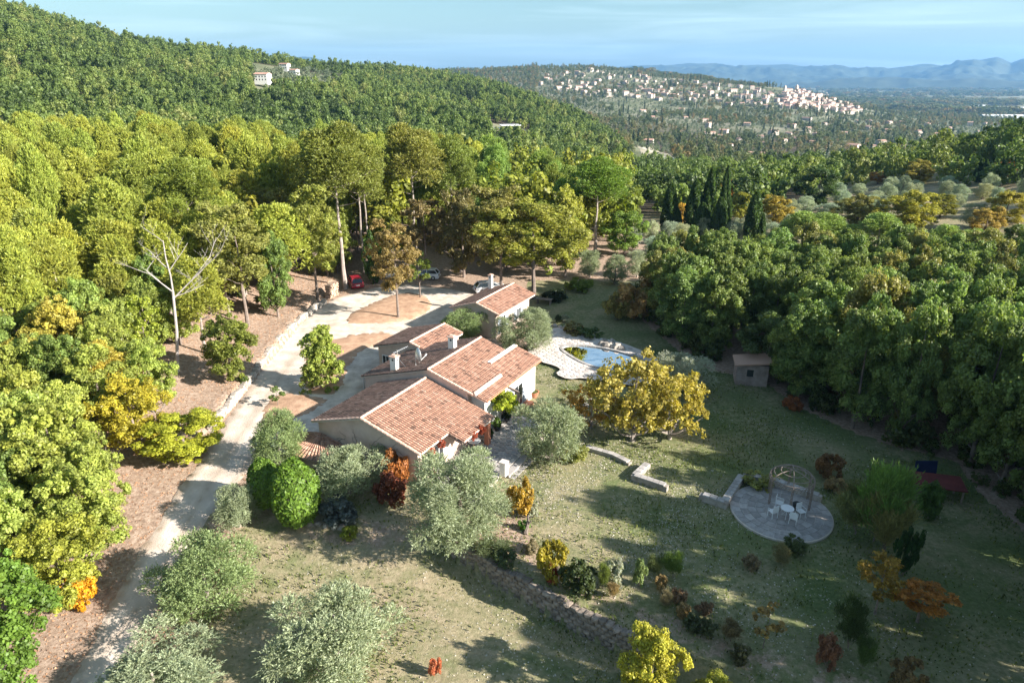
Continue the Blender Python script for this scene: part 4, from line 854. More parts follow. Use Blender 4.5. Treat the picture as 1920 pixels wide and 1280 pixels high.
def car(px, py, rz, paint, label, L_=4.0, W_=1.72, Hh=1.45):
    x, y, z = G(px, py); t = thing('parked_car', (x, y, z + .02), label, 'car', rz, 'cars parked under the pines')
    low = [(-L_ / 2, .3), (-L_ / 2 - .03, .55), (-L_ / 2 + .05, .85), (-L_ / 2 + .25, .92), (L_ * .2, .92), (L_ / 2 - .25, .75), (L_ / 2, .6), (L_ / 2 + .02, .3), (L_ / 2 - .1, .2), (-L_ / 2 + .1, .2)]
    mb = MB(); secs = [(-W_ / 2, .94, .9), (-W_ / 2 * .94, 1, 1), (W_ / 2 * .94, 1, 1), (W_ / 2, .94, .9)]; v = []
    for yy, kx, kz in secs: v += [(a * kx, yy, .3 + (b - .3) * kz) for a, b in low]
    n = len(low); fs = [tuple(range(n))[::-1], tuple(3 * n + i for i in range(n))] + [(s * n + i, s * n + (i + 1) % n, (s + 1) * n + (i + 1) % n, (s + 1) * n + i) for s in range(3) for i in range(n)]
    mb.add(v, fs)
    mb.add([(a, s * w_, zz) for (a, w_, zz) in ((-L_ * .36, .62, Hh), (L_ * .08, .62, Hh), (-L_ * .46, .74, .93), (L_ * .26, .74, .92)) for s in (-1, 1)], [(0, 1, 3, 2)]) 
    mb.box((-L_ * .14, 0, Hh - .02), (L_ * .46, 1.26, .06)); 
    for (p, q) in (((-L_ * .36, .62, Hh), (-L_ * .46, .76, .93)), ((L_ * .08, .62, Hh), (L_ * .27, .76, .92)), ((-L_ * .1, .63, Hh), (-L_ * .1, .79, .93))):
        for s in (-1, 1): mb.bar((p[0], p[1] * s, p[2]), (q[0], q[1] * s, q[2]), .07, .07)
    mb.build('body', paint, t)
    g = MB(); v = [(-L_ * .355, -.6, Hh - .05), (-L_ * .355, .6, Hh - .05), (L_ * .075, .6, Hh - .05), (L_ * .075, -.6, Hh - .05), (-L_ * .455, -.74, .9), (-L_ * .455, .74, .9), (L_ * .255, .74, .9), (L_ * .255, -.74, .9)]
    g.add(v, [(0, 1, 2, 3), (1, 0, 4, 5), (3, 2, 6, 7), (2, 1, 5, 6), (0, 3, 7, 4)]); g.build('window_glass', M_glass, t)
    for sx in (-.31, .32):
        for s in (-1, 1):
            m2 = MB(); m2.tube([(sx * L_, s * (W_ / 2 - .2), .31), (sx * L_, s * (W_ / 2 + .01), .31)], .31, 14); wh = m2.build('wheel', M_black, t); m3 = MB(); m3.tube([(sx * L_, s * (W_ / 2), .31), (sx * L_, s * (W_ / 2 + .02), .31)], .18, 10); m3.build('rim', M_metal, wh)
    for s in (-1, 1):
        m2 = MB(); m2.box((-L_ / 2 - .0, s * .62, .72), (.06, .3, .2)); m2.build('tail_light', M_redroof, t); m2 = MB(); m2.box((L_ / 2 - .02, s * .58, .6), (.08, .32, .15)); m2.build('headlight', M_frame, t)
    m2 = MB(); m2.box((-L_ / 2 - .03, 0, .6), (.02, .5, .12)); m2.build('number_plate', M_frame, t)
P_red = carpaint('red_paint', (.36, .02, .04)); P_sil = carpaint('silver_paint', (.55, .56, .58)); P_wht = carpaint('white_car_paint', (.75, .76, .78))
car(667, 536, R(112), P_red, 'dark red hatchback parked tail-out beside the tall pine trunk')
car(736, 520, R(185), P_sil, 'silver car half hidden behind the small green tree', 4.3); car(797, 522, R(175), P_wht, 'white car behind the brown-leaved island tree', 4.4); car(918, 546, R(20), P_wht, 'white car whose roof shows over the guest house slope', 4.4)
x, y, z = G(985, 1000)
mb = MB(); mb.tube([(0, 0, 0), (.15, .25, .5), (.2, .5, 1.1)], [.16, .13, .05], 7); mb.tube([(.15, .25, .5), (.4, .2, .9)], [.09, .03], 6); setp(mb.build('driftwood_stump', M_bark, None, loc=(x, y, z)), 'gnarled grey stump leaning on the lawn below the steps', 'stump')
for (a, b, c_, d_, lb) in ((1020, 570, 1037, 566, 'long wooden bench table in shade past the guest house'), ):
    x, y, z = G(a, b); mb = MB(); mb.box((0, 0, .72), (2.2, .8, .06), R(-20)); t = thing('picnic_table', (x, y, z), lb, 'table'); mb.build('table_top', M_wood, t)
    for s in (-1, 1): mb = MB(); mb.box((s * .8, -s * .3, .36), (.08, .7, .7), R(-20)); mb.build('leg', M_wood, t)
# ------------------------------------------------------------------ foliage
def unit(v): return v / np.maximum(np.linalg.norm(v, axis=-1, keepdims=True), 1e-9)
def leaf_mesh(name, cen, rad, n, size, asp, mat, seed, out=1.0, up=.25, tilt_up=0., shell=.5, cl=.5):
    """a crown of small leaf-sized faces gathered in clumps; cen (M,3), rad (M,3)"""
    g = np.random.RandomState(seed); M = len(cen); cen = np.asarray(cen, float); rad = np.asarray(rad, float)
    if rad.ndim == 1: rad = np.repeat(rad[:, None], 3, 1)
    D = unit(g.normal(size=(M, n, 3)) + np.array([0, 0, up])); r = shell + (1 - shell) * g.rand(M, n, 1) ** .6
    P = (cen[:, None] + D * rad[:, None] * r).reshape(-1, 3); D = D.reshape(-1, 3); N = len(P)
    nr = unit(D * out + g.normal(size=(N, 3)) * .55 + np.array([0, 0, .25]))
    t = unit(np.cross(nr, g.normal(size=(N, 3)))) + np.array([0, 0, tilt_up]); t = unit(t + D * (.5 if tilt_up else 0)); b = unit(np.cross(nr, t))
    s = size * (.6 + .8 * g.rand(N, 1)); ln = s * asp
    V = np.stack([P - t * ln * .5, P + b * s * .5 - t * ln * .05, P + t * ln * .5, P - b * s * .5 - t * ln * .05], 1).reshape(-1, 3)
    FA = np.arange(N * 4).reshape(-1, 4)
    cv = np.repeat(g.rand(M), n); v = np.clip(cl * cv + (1 - cl) * g.rand(N), 0, 1); k = np.clip(np.repeat(g.rand(M), n) * .5 + g.rand(N) * .5, 0, 1) ** 2
    return mesh_np(name, V, FA, mat, {'v': ('FACE', v), 'k': ('FACE', k)})
def lobes(g, n, R_, zlo, zhi, sub, sr, lr, prof, flat=.8):
    """two-level clumps: n lobes inside a crown profile prof(t)->radius factor, each with sub-clumps on its skin"""
    c = []; r = []; L_ = []; sect = g.uniform(.68, 1.12, 7)
    for i in range(n):
        t = (i + g.rand()) / n; z = zlo + (zhi - zlo) * t; a = i * 2.39996 + g.uniform(-.4, .4); q = R_ * prof(t) * (1 - lr / R_ * .5) * (g.uniform(.25, 1.12) ** .7) * sect[int((a % 6.28) / 6.2832 * 7) % 7]; z += g.uniform(-.07, .07) * (zhi - zlo)
        lc = np.array([q * math.cos(a), q * math.sin(a), z]); lq = lr * g.uniform(.55, 1.3); L_.append((lc, lq))
        for j in range(sub):
            d = unit(g.normal(size=3) + np.array([math.cos(a) * .4, math.sin(a) * .4, .5])); c.append(lc + d * lq * np.array([1, 1, flat]) * g.uniform(.6, 1.)); r.append(sr * g.uniform(.45, 1.35))
    return np.array(c), np.array(r), L_
def spray_mesh(name, L_, ns, sl, nl_, size, asp, mat, seed, up=.5, spread=.45, inner=.45, flat=1.):
    """feathery crown: leafy twigs growing outward and upward from a set of lobes"""
    g = np.random.RandomState(seed); c = np.array([q[0] for q in L_]); r = np.array([q[1] for q in L_]); pr = r ** 2 / (r ** 2).sum(); i = g.choice(len(L_), ns, p=pr)
    D = unit(g.normal(size=(ns, 3)) + np.array([0, 0, up * .7])); B = c[i] + D * (r[i] * (inner + (1 - inner) * g.rand(ns) ** .7))[:, None] * np.array([1, 1, flat])
    T = unit(D * .8 + g.normal(size=(ns, 3)) * .45 + np.array([0, 0, up])); ln = sl * g.uniform(.5, 1.35, ns)
    t = (np.arange(nl_) + .5) / nl_; P = B[:, None] + T[:, None] * (ln[:, None] * t[None])[..., None]
    # twigs droop a little and leaves lean out from them
    P[..., 2] -= (.18 * ln[:, None] * t[None] ** 2); ld = unit(T[:, None] + g.normal(size=(ns, nl_, 3)) * spread); P = P.reshape(-1, 3); ld = ld.reshape(-1, 3); N = len(P)
    b = unit(np.cross(ld, g.normal(size=(N, 3)) * .8 + np.repeat(D, nl_, 0))); s_ = size * g.uniform(.6, 1.35, (N, 1)); V = np.stack([P, P + ld * s_ * asp * .5 + b * s_ * .5, P + ld * s_ * asp, P + ld * s_ * asp * .5 - b * s_ * .5], 1).reshape(-1, 3)
    lv = g.rand(len(L_)); v = np.clip(.25 * lv[np.repeat(i, nl_)] + .35 * np.repeat(g.rand(ns), nl_) + .4 * g.rand(N), 0, 1); k = np.clip(np.repeat(g.rand(ns), nl_) * .6 + g.rand(N) * .4, 0, 1) ** 2
    return mesh_np(name, V, np.arange(N * 4).reshape(-1, 4), mat, {'v': ('FACE', v), 'k': ('FACE', k)})
def mks(name, count, H0, R0, zlo, nl, lr, ns, sl, nl_, size, asp, mat, prof, seed, up=.5, flat=1., r0=.2, bark=None, tz=.8, limbs=8, spread=.45, inner=.45):
    for q in range(count):
        g = np.random.RandomState(seed + q * 17); c, r, L_ = lobes(g, nl, R0, zlo, H0 - lr * flat, 1, .3, lr, prof, flat)
        kind(name, spray_mesh('crown', L_, ns, sl, nl_, size, asp, mat, seed + q, up, spread, inner, flat), trunk_mesh('trunk', L_, H0 * tz, r0, bark or M_bark, seed + q, nl=limbs), H0, R0)
def trunk_mesh(name, L_, H0, r0, mat, seed, zb=0., lean=(0, 0), nl=7, n=7, fork=None):
    g = random.Random(seed); mb = MB(); top = H0; pts = []; rr = []
    for i in range(6):
        t = i / 5; pts.append((lean[0] * t * t + g.uniform(-.08, .08) * (t > 0), lean[1] * t * t + g.uniform(-.08, .08) * (t > 0), -.3 + (top + .3) * t)); rr.append(r0 * (1 - .8 * t) * (1.25 if i == 0 else 1))
    mb.tube(pts, rr, n)
    for lc, lq in sorted(L_, key=lambda q: q[0][2])[:nl]:
        lc = Vector(lc); tz = max(.12, min(.85, (lc.z - lc.xy.length * .6) / top)); k = tz * 5; i = min(4, int(k)); p = Vector(pts[i]).lerp(Vector(pts[i + 1]), k - i)
        m = p.lerp(lc, .5) + Vector((g.uniform(-.15, .15), g.uniform(-.15, .15), -.12 * (lc - p).length)); rb = r0 * (1 - .8 * tz) * .55
        mb.tube([p, m, lc], [rb, rb * .6, rb * .2], 5)
        e = lc + Vector((lc.x, lc.y, .8)).normalized() * lq * .8; mb.tube([m.lerp(lc, .5), e], [rb * .35, rb * .1], 4)
    return mb.mesh(name, mat)
KIND = {}
def kind(name, crown, trunk, H0, R0): KIND.setdefault(name, []).append((crown, trunk, H0, R0))
def mk(name, count, H0, R0, zlo, nl, sub, sr, lr, nleaf, size, asp, mat, prof, flat=.8, tilt=0., out=1., r0=.2, bark=None, seed=0, up=.25, shell=.5, limbs=7, tz=.8):
    for q in range(count):
        g = np.random.RandomState(seed + q * 17); c, r, L_ = lobes(g, nl, R0, zlo, H0 - lr * flat, sub, sr, lr, prof, flat)
        cr = leaf_mesh('crown', c, r, nleaf, size, asp, mat, seed + q, out=out, tilt_up=tilt, up=up, shell=shell)
        kind(name, cr, trunk_mesh('trunk', L_, H0 * tz, r0, bark or M_bark, seed + q, nl=limbs) if bark is not False else None, H0, R0)
dome = lambda t: math.sqrt(max(0.02, 1 - (t * 1.0) ** 2.2)) * (.75 + .25 * min(1, t * 4))
ball = lambda t: math.sin(math.pi * (.12 + .8 * t)) ** .7
mks('pine', 7, 12, 3.2, 5.2, 23, .92, 4800, .4, 6, .085, 3.2, M_needle, dome, 100, up=.8, flat=1.4, inner=.7, r0=.17, bark=M_bark_pale, limbs=9)
mks('tallpine', 3, 20, 4.2, 12.6, 27, 1.0, 6200, .42, 6, .085, 3.2, M_needle, dome, 150, up=.8, flat=1.1, inner=.7, r0=.21, bark=M_bark_pale, limbs=14)
mk('oak', 6, 8.5, 2.9, 1.3, 28, 10, .42, .92, 100, .13, 1.3, M_leaf, ball, flat=.8, shell=.25, out=1.0, r0=.15, seed=200)
mk('sparse', 3, 8, 2.3, 3.2, 15, 8, .36, .75, 34, .19, 1.2, M_leaf, ball, flat=.75, shell=.1, out=.5, r0=.12, seed=250, limbs=10)
mk('talloak', 4, 12, 3.2, 4.4, 26, 10, .42, .95, 90, .13, 1.3, M_leaf, ball, flat=.8, shell=.15, out=.8, r0=.15, seed=270, limbs=12)
mk('shrubtree', 2, 5, 1.7, .5, 26, 9, .3, .6, 70, .12, 1.4, M_leaf, lambda t: 1 - .6 * t, flat=.9, shell=.2, out=.8, r0=.07, seed=290)
mks('olive', 5, 4.2, 2.3, .65, 30, .5, 4500, .34, 10, .034, 3.2, M_olive, ball, 300, up=.6, inner=.65, r0=.17, bark=M_bark_pale)
mks('bigolive', 1, 6.0, 3.0, .7, 46, .58, 9000, .38, 11, .034, 3.4, M_olive, ball, 330, up=.5, inner=.65, r0=.2)
mk('walnut', 2, 6.5, 4.6, 1.6, 50, 7, .38, .82, 24, .15, 1.7, M_leaf, ball, flat=.7, shell=.1, out=.6, r0=.22, seed=350, bark=M_bark_pale, limbs=16)
mk('bush', 5, 1.6, 1.0, .25, 9, 8, .2, .42, 70, .09, 1.4, M_leaf, ball, flat=.9, r0=.05, seed=400, limbs=4)
mks('broom', 2, 2.4, 1.0, .5, 14, .32, 1900, .5, 9, .026, 5., M_olive, lambda t: .35 + .65 * t ** .5, 450, up=1.6, flat=1.1, r0=.04, limbs=5, spread=.2)
mk('sapling', 2, 3.0, .9, 1.2, 6, 4, .2, .3, 16, .14, 1.3, M_leaf, ball, r0=.035, seed=480, limbs=6)
def clipped(name, seed):
    g = np.random.RandomState(seed); n = 9000; D = unit(g.normal(size=(n, 3))); D[:, 2] = np.where(D[:, 2] < -.75, -D[:, 2], D[:, 2]); b = 1 + .05 * np.sin(D[:, 0] * 7 + seed) * np.sin(D[:, 1] * 6) + .03 * g.normal(size=n) - .06 * g.rand(n)
    P = D * b[:, None] * np.array([1, 1, 1.28]) + np.array([0, 0, 1.3]); cr = leaf_mesh('crown', P, np.full(n, .02), 1, .085, 1.7, M_leaf, seed, out=1.2, cl=.2)
    mb = MB(); mb.tube([(0, 0, -.2), (0, 0, 1.2)], [.09, .05], 6); 
    mb.lathe([(.02, .15), (.55, .4), (.82, .9), (.86, 1.4), (.7, 1.95), (.35, 2.35), (.02, 2.45)], 16); kind(name, cr, mb.mesh('trunk', M_bark), 2.6, 1.02)
clipped('clipped', 5)
def cypress(seed, n=5200, R0=.9, H0=10., size=.2, nm='cypress'):
    g = np.random.RandomState(seed); t = g.rand(n) ** .8; rr = R0 * 1.3 * np.sin(np.pi * np.clip(.14 + t * .86, 0, 1)) ** .55 * (1 - .3 * t); a = g.rand(n) * 6.283
    k = rr * (1 + .16 * np.sin(a * 5 + t * 9)) * (.72 + .28 * g.rand(n)); P = np.stack([k * np.cos(a), k * np.sin(a), .2 + t * (H0 - .2)], 1)
    cr = leaf_mesh('crown', P, np.full(n, .03), 1, size, 2.4, M_leaf, seed, out=.3, tilt_up=2.2, cl=.2)
    mb = MB(); mb.tube([(0, 0, -.3), (0, 0, H0 * .9)], [.16, .03], 6); kind(nm, cr, mb.mesh('trunk', M_bark), H0, R0)
cypress(1); cypress(2); cypress(3)
counts = {}
def plant(kd, name, x, y, z, h, r, col, label, cat, group=None, var=None, rz=None, parts=True):
    v = KIND[kd]; i = rnd.randrange(len(v)) if var is None else var; cr, tr, H0, R0 = v[i]
    t = thing(name, (x, y, z), label, cat, rnd.uniform(0, 6.28) if rz is None else rz, group, (r / R0 * rnd.uniform(.9, 1.12), r / R0 * rnd.uniform(.9, 1.12), h / H0))
    o = link('crown' if cat == 'tree' else 'foliage', cr, t); o.color = (*col, 1)
    if tr: link('trunk' if cat == 'tree' else 'stem', tr, t)
    return t
BOOST = 1.12
def vary(c, s=.12, rr=None):
    rr = rr or rnd; k = BOOST * (1 + rr.gauss(0, s)); w = rr.gauss(0, s * .6); return (max(.004, c[0] * (k + w)), max(.004, c[1] * k), max(.003, c[2] * (k - w)))
def at(px, py, top, wpx, z=None):
    """ground place, height and radius of a plant seen at column px, base row py, top row, width wpx"""
    x, y, zg = G(px, py) if z is None else (*Pz(px, py, z), z)
    zc = y * cp + (H - zg) * sp; return x, y, zg, max(.3, ztop(x, y, top) - zg), wpx / 2 * zc / F
YG = (.23, .26, .035); GR = (.10, .15, .035); OL = (.25, .29, .18); OLG = (.20, .26, .11); PINE = (.20, .24, .035); DK = (.03, .055, .018); BR = (.24, .17, .06); ORA = (.42, .20, .03); GW = (.34, .36, .30); YEL = (.40, .34, .035); RED = (.26, .05, .03); TAN = (.30, .22, .11)
OLV = 'olive trees round the house'
def P_(kd, name, px, py, top, w, col, label, cat, group=None, z=None, var=None, hs=1.):
    x, y, zg, h, r = at(px, py, top, w, z); t2 = ((H - zg) / y) ** 2; h = max(h * .6, h - r * r * t2 / h) if cat == 'tree' else h; r = r * 1.13 if 'olive' in kd else r; return plant(kd, name, x, y, zg, h * hs, r, col, label, cat, group, var)
KEEP = []   # (x, y, radius) kept free of scattered trees
for a in [
 ('olive', 'olive_tree', 390, 1135, 985, 195, OLG, 'broad green olive tree leaning over the edge of the drive', 'tree', OLV, None, 0),
 ('olive', 'olive_tree', 635, 1255, 1078, 215, OL, 'large grey-green olive tree alone in the lower lawn', 'tree', OLV, None, 1),
 ('olive', 'olive_tree', 300, 1330, 1190, 250, OL, 'olive tree cut by the picture edge beside the drive', 'tree', OLV, None, 2),
 ('olive', 'olive_tree', 450, 985, 905, 84, OL, 'small round olive between the drive and the clipped bushes', 'tree', OLV, None, 3),
 ('olive', 'olive_tree', 528, 875, 768, 96, OLG, 'olive tree in the corner between drive and villa shadow', 'tree', OLV, None, 0),
 ('olive', 'olive_tree', 655, 925, 825, 135, OL, 'pale olive tree in front of the round lean-to roof', 'tree', OLV, None, 2),
 ('bigolive', 'olive_tree', 862, 1015, 835, 190, OL, 'biggest grey olive tree hiding the villa corner and patio', 'tree', OLV, None, 0),
 ('olive', 'olive_tree', 1032, 862, 742, 122, OL, 'dense grey olive tree at the far end of the patio', 'tree', OLV, None, 1),
 ('olive', 'olive_tree', 955, 657, 592, 60, OL, 'silvery olive tree in front of the guest house wall', 'tree', OLV, None, 3),
 ('olive', 'olive_tree', 1000, 657, 578, 74, OL, 'silvery olive tree between guest house and pool deck', 'tree', OLV, None, 0),
 ('olive', 'olive_tree', 872, 636, 578, 84, OLG, 'bushy grey-green olive between the rear wing and the guest house', 'tree', OLV, None, 1),
 ('olive', 'olive_tree', 1268, 735, 655, 105, GW, 'grey olive tree in shade right behind the walnut', 'tree', OLV, None, 2),
 ('olive', 'olive_tree', 1105, 520, 470, 46, OL, 'small grey olive on the lawn beyond the guest house', 'tree', OLV, None, 3),
 ('olive', 'olive_tree', 1153, 532, 478, 50, OL, 'second small grey olive on the lawn beyond the guest house', 'tree', OLV, None, 0),
 ('clipped', 'clipped_bush', 561, 985, 866, 86, (.11, .19, .025), 'large egg-shaped clipped evergreen bush, the taller one of two', 'bush', 'clipped bushes', None, 0),
 ('clipped', 'clipped_bush', 503, 955, 862, 58, (.12, .20, .03), 'smaller clipped evergreen bush next to the egg-shaped one', 'bush', 'clipped bushes', None, 0),
 ('shrubtree', 'deciduous_tree', 607, 728, 608, 80, (.24, .29, .06), 'young yellow-green tree alone on the litter patch by the drive', 'tree', None, None, 1),
 ('walnut', 'walnut_tree', 1186, 826, 646, 225, (.30, .255, .06), 'spreading yellow and orange walnut tree beside the pool', 'tree', 'walnut trees by the pool', None, 1),
 ('walnut', 'walnut_tree', 1108, 802, 712, 106, (.36, .22, .05), 'low orange-brown walnut limb hanging over pale stones', 'tree', 'walnut trees by the pool', None, 0),
 ('walnut', 'walnut_tree', 1255, 822, 684, 180, (.33, .28, .055), 'yellow walnut tree reaching over the shaded lawn', 'tree', 'walnut trees by the pool', None, 0),
 ('talloak', 'oak_tree', 747, 597, 410, 112, (.25, .19, .075), 'thin brown-leaved oak on the litter island inside the drive', 'tree', None, None, 0),
 ('sparse', 'oak_tree', 788, 560, 470, 60, (.17, .22, .05), 'green leaved bough tree leaning over the back of the litter island', 'tree', None, None, 1),
 ('bush', 'laurel_tree', 700, 528, 440, 46, (.07, .13, .03), 'narrow dark green evergreen beside the parked silver car', 'tree', None, None, 0),
 ('sapling', 'sapling', 521, 762, 722, 44, GR, 'thin staked sapling at the edge of the drive', 'tree', None, None, 0),
 ('bush', 'autumn_bush', 978, 965, 905, 56, (.36, .24, .04), 'yellow and orange shrub just below the patio steps', 'bush', None, None, 0),
 ('bush', 'grey_shrub', 1001, 968, 948, 22, GW, 'tiny whitish shrub beside the orange shrub', 'bush', None, None, 1),
 ('bush', 'autumn_bush', 1030, 1080, 1012, 66, (.28, .24, .03), 'round yellow-green shrub with red edge on the retaining wall', 'bush', None, None, 2),
 ('bush', 'red_creeper', 1036, 1092, 1056, 30, RED, 'bright red creeper hanging under the round yellow shrub', 'creeper', None, None, 3),
 ('bush', 'dark_bush', 1085, 1112, 1052, 74, (.05, .07, .025), 'dark green low bush above the retaining wall', 'bush', None, None, 4),
 ('broom', 'upright_shrub', 1130, 1108, 1062, 22, (.16, .2, .05), 'narrow upright light green shrub in front of the grey dome', 'bush', None, None, 0),
 ('bush', 'grey_shrub', 1149, 1102, 1050, 36, GW, 'round whitish grey shrub above the wall', 'bush', None, None, 0),
 ('bush', 'garden_shrub', 1197, 1100, 1046, 30, OLG, 'green shrub to one side of the grey dome above the wall', 'bush', None, None, 1),
 ('broom', 'garden_shrub', 1226, 1080, 1048, 36, (.12, .15, .06), 'feathery dull green shrub in the upper bed', 'bush', None, None, 1),
 ('broom', 'garden_shrub', 1260, 1082, 1044, 40, (.15, .22, .05), 'bright green tufted shrub at the shaded end of the bed', 'bush', None, None, 0),
 ('bush', 'garden_shrub', 1237, 1104, 1076, 26, TAN, 'small tan shrub below the tufted green one', 'bush', None, None, 2),
 ('oak', 'yellow_tree', 1215, 1330, 1158, 130, (.34, .33, .045), 'bright yellow young tree at the bottom edge of the picture', 'tree', None, None, 2),
 ('oak', 'autumn_tree', 1330, 1380, 1255, 90, (.24, .25, .04), 'yellow-green treetop poking in at the bottom edge', 'tree', None, None, 3),
 ('bush', 'small_shrub', 655, 1006, 985, 40, YG, 'low yellow-green shrub at the dark edge of the lower lawn', 'bush', None, None, 3),
 ('bush', 'red_sprout', 815, 1264, 1232, 26, (.42, .14, .07), 'little reddish seedling standing in the lower lawn', 'plant', None, None, 4),
 ('broom', 'tamarisk', 1640, 1015, 888, 100, (.13, .22, .05), 'tall bright green feathery shrub beside the round terrace', 'bush', None, None, 0),
 ('broom', 'tamarisk', 1600, 1000, 925, 84, (.17, .18, .07), 'olive-brown feathery shrub between terrace and tall green one', 'bush', None, None, 1),
 ('broom', 'tamarisk', 1655, 1035, 945, 84, (.20, .19, .07), 'straw-coloured feathery shrub below the tall green one', 'bush', None, None, 1),
 ('sparse', 'maple_tree', 1640, 1150, 1035, 92, (.30, .20, .04), 'small yellow-orange maple in the shaded orchard', 'tree', None, None, 1),
 ('sparse', 'maple_tree', 1720, 1165, 1075, 112, (.38, .17, .035), 'small orange-red maple glowing in the shaded orchard', 'tree', None, None, 2),
 ('bush', 'ivy_column', 1692, 1080, 985, 38, (.03, .07, .02), 'dark ivy-clad column above the orange maple', 'bush', None, None, 1),
 ('bush', 'garden_shrub', 1735, 968, 903, 46, (.09, .16, .04), 'green shrub in front of the red roofed shelter', 'bush', None, None, 0),
 ('sapling', 'sapling', 1432, 1215, 1128, 70, (.26, .18, .06), 'thin brown-leaved sapling on the rough lower bank', 'tree', None, None, 1),
 ('broom', 'garden_shrub', 1590, 1215, 1140, 58, (.06, .09, .03), 'dark loose shrub in the shaded rough grass', 'bush', None, None, 0),
 ('broom', 'garden_shrub', 1616, 1255, 1205, 40, (.09, .14, .04), 'green tufted shrub low in the shaded rough grass', 'bush', None, None, 1),
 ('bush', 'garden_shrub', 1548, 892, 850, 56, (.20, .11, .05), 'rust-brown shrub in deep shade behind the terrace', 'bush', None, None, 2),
 ('bush', 'garden_shrub', 1563, 922, 895, 46, TAN, 'tan dried shrub at the terrace wall end', 'bush', None, None, 3),
 ('bush', 'garden_shrub', 1548, 1245, 1188, 44, (.22, .11, .07), 'reddish-brown thin shrub near the bottom bank', 'bush', None, None, 4),
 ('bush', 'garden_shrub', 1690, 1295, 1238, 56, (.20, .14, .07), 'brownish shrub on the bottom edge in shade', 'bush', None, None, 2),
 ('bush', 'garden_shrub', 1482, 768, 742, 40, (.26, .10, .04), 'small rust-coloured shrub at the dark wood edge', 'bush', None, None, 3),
 ('bush', 'autumn_bush', 1188, 598, 528, 84, (.34, .22, .09), 'wide orange-tan bush before the dark oaks', 'bush', None, None, 0),
 ('bush', 'autumn_bush', 1160, 600, 545, 50, (.28, .24, .08), 'yellow-tan bush leaning on the wide orange one', 'bush', None, None, 1),
 ('bush', 'garden_shrub', 1092, 546, 522, 44, (.16, .22, .04), 'fresh green shrub on the lawn past the guest house', 'bush', None, None, 2),
 ('bush', 'garden_shrub', 1068, 544, 528, 24, YG, 'yellow-green shrub touching the fresh green one', 'bush', None, None, 0),
 ('bush', 'dark_bush', 1042, 562, 542, 54, (.03, .045, .02), 'black-green round bush behind the picnic table', 'bush', None, None, 4),
 ('bush', 'grey_shrub', 1058, 604, 589, 16, GW, 'small white ball shrub on the upper bed', 'bush', None, None, 1),
 ('bush', 'dark_bush', 1047, 606, 590, 14, (.04, .06, .02), 'small dark ball shrub beside the white one', 'bush', None, None, 2),
 ('bush', 'bed_plants', 1078, 628, 604, 52, (.20, .18, .07), 'yellowish flowering clump in the bed above the pool deck', 'plant', None, None, 3),
 ('bush', 'bed_plants', 1103, 634, 612, 46, (.10, .15, .05), 'grey-green clump at the lower end of the pool bed', 'plant', None, None, 1),
 ('bush', 'climbing_plant', 741, 868, 818, 50, (.14, .24, .03), 'fresh green climber on the shaded south gable wall', 'climber', None, None, 2),
 ('bush', 'orange_creeper', 745, 915, 852, 58, (.30, .12, .035), 'orange creeper mound against the south-east villa corner', 'creeper', None, None, 0),
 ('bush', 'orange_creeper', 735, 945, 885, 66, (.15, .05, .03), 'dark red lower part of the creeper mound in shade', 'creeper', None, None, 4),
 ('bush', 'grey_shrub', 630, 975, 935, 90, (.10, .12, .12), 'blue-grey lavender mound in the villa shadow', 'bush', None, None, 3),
 ('bush', 'iris_clump', 1075, 862, 838, 60, (.26, .28, .08), 'pale yellow-green leaf clump at the foot of the patio olive', 'plant', None, None, 1),
 ('bush', 'iris_clump', 983, 992, 975, 22, (.12, .24, .04), 'small bright green clump beside the driftwood stump', 'plant', None, None, 4),
 ('bush', 'bed_plants', 1425, 912, 890, 60, (.26, .27, .08), 'yellowish plants growing in the bed behind the gazebo', 'plant', None, None, 2),
 ('bush', 'verge_shrub', 456, 718, 703, 22, GR, 'small green shrub growing on the dry-stone wall', 'bush', None, None, 2),
 ('bush', 'verge_shrub', 387, 800, 770, 26, OLG, 'green shrub at the start of the dry-stone wall', 'bush', None, None, 0),
 ('bush', 'box_bush', 836, 608, 600, 18, (.13, .24, .03), 'tiny bright green bush beside the rear wing roof', 'bush', None, None, 3)]:
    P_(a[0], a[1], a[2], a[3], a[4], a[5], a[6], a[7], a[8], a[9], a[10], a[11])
for i, (px, py, w_, h_, c) in enumerate([(1170, 1120, 26, 22, TAN), (1262, 1118, 30, 24, (.24, .16, .10)), (1285, 1140, 34, 26, TAN), (1240, 1150, 30, 22, (.2, .17, .1)), (1305, 1160, 30, 22, (.24, .16, .10)), (1330, 1185, 36, 28, (.10, .12, .06)), (1365, 1215, 40, 30, (.2, .16, .09)), (1290, 1195, 36, 26, (.08, .1, .05)), (1400, 1245, 44, 30, (.12, .12, .06)), (1470, 1060, 40, 28, (.22, .2, .1)), (1420, 1080, 36, 26, (.2, .16, .1)), (1490, 1045, 44, 26, (.1, .13, .05)), (905, 1040, 60, 26, (.12, .15, .07)), (950, 1062, 50, 24, (.08, .11, .05)), (1000, 1050, 30, 18, (.2, .17, .1))]):
    px += rnd.uniform(-25, 25); py += rnd.uniform(-18, 14); P_('broom' if i % 3 == 0 else 'bush', 'bank_shrub', px, py, py - h_, w_, c, 'scruffy low shrub on the bank above the retaining wall, %s counted from the big olive' % ordw(i + 1), 'bush', 'scruffy shrubs along the bank')
for t, (r, h, c) in zip(POTS, ((.42, .7, (.05, .09, .025)), (.45, .9, (.12, .19, .04)), (.45, .35, (.14, .17, .06)), (.4, .8, (.03, .05, .02)))):
    cr, tr, H0, R0 = KIND['bush'][rnd.randrange(5)]; o = link('foliage', cr, t); o.location = (0, 0, .3); o.scale = (r / R0, r / R0, h / H0); o.color = (*c, 1)
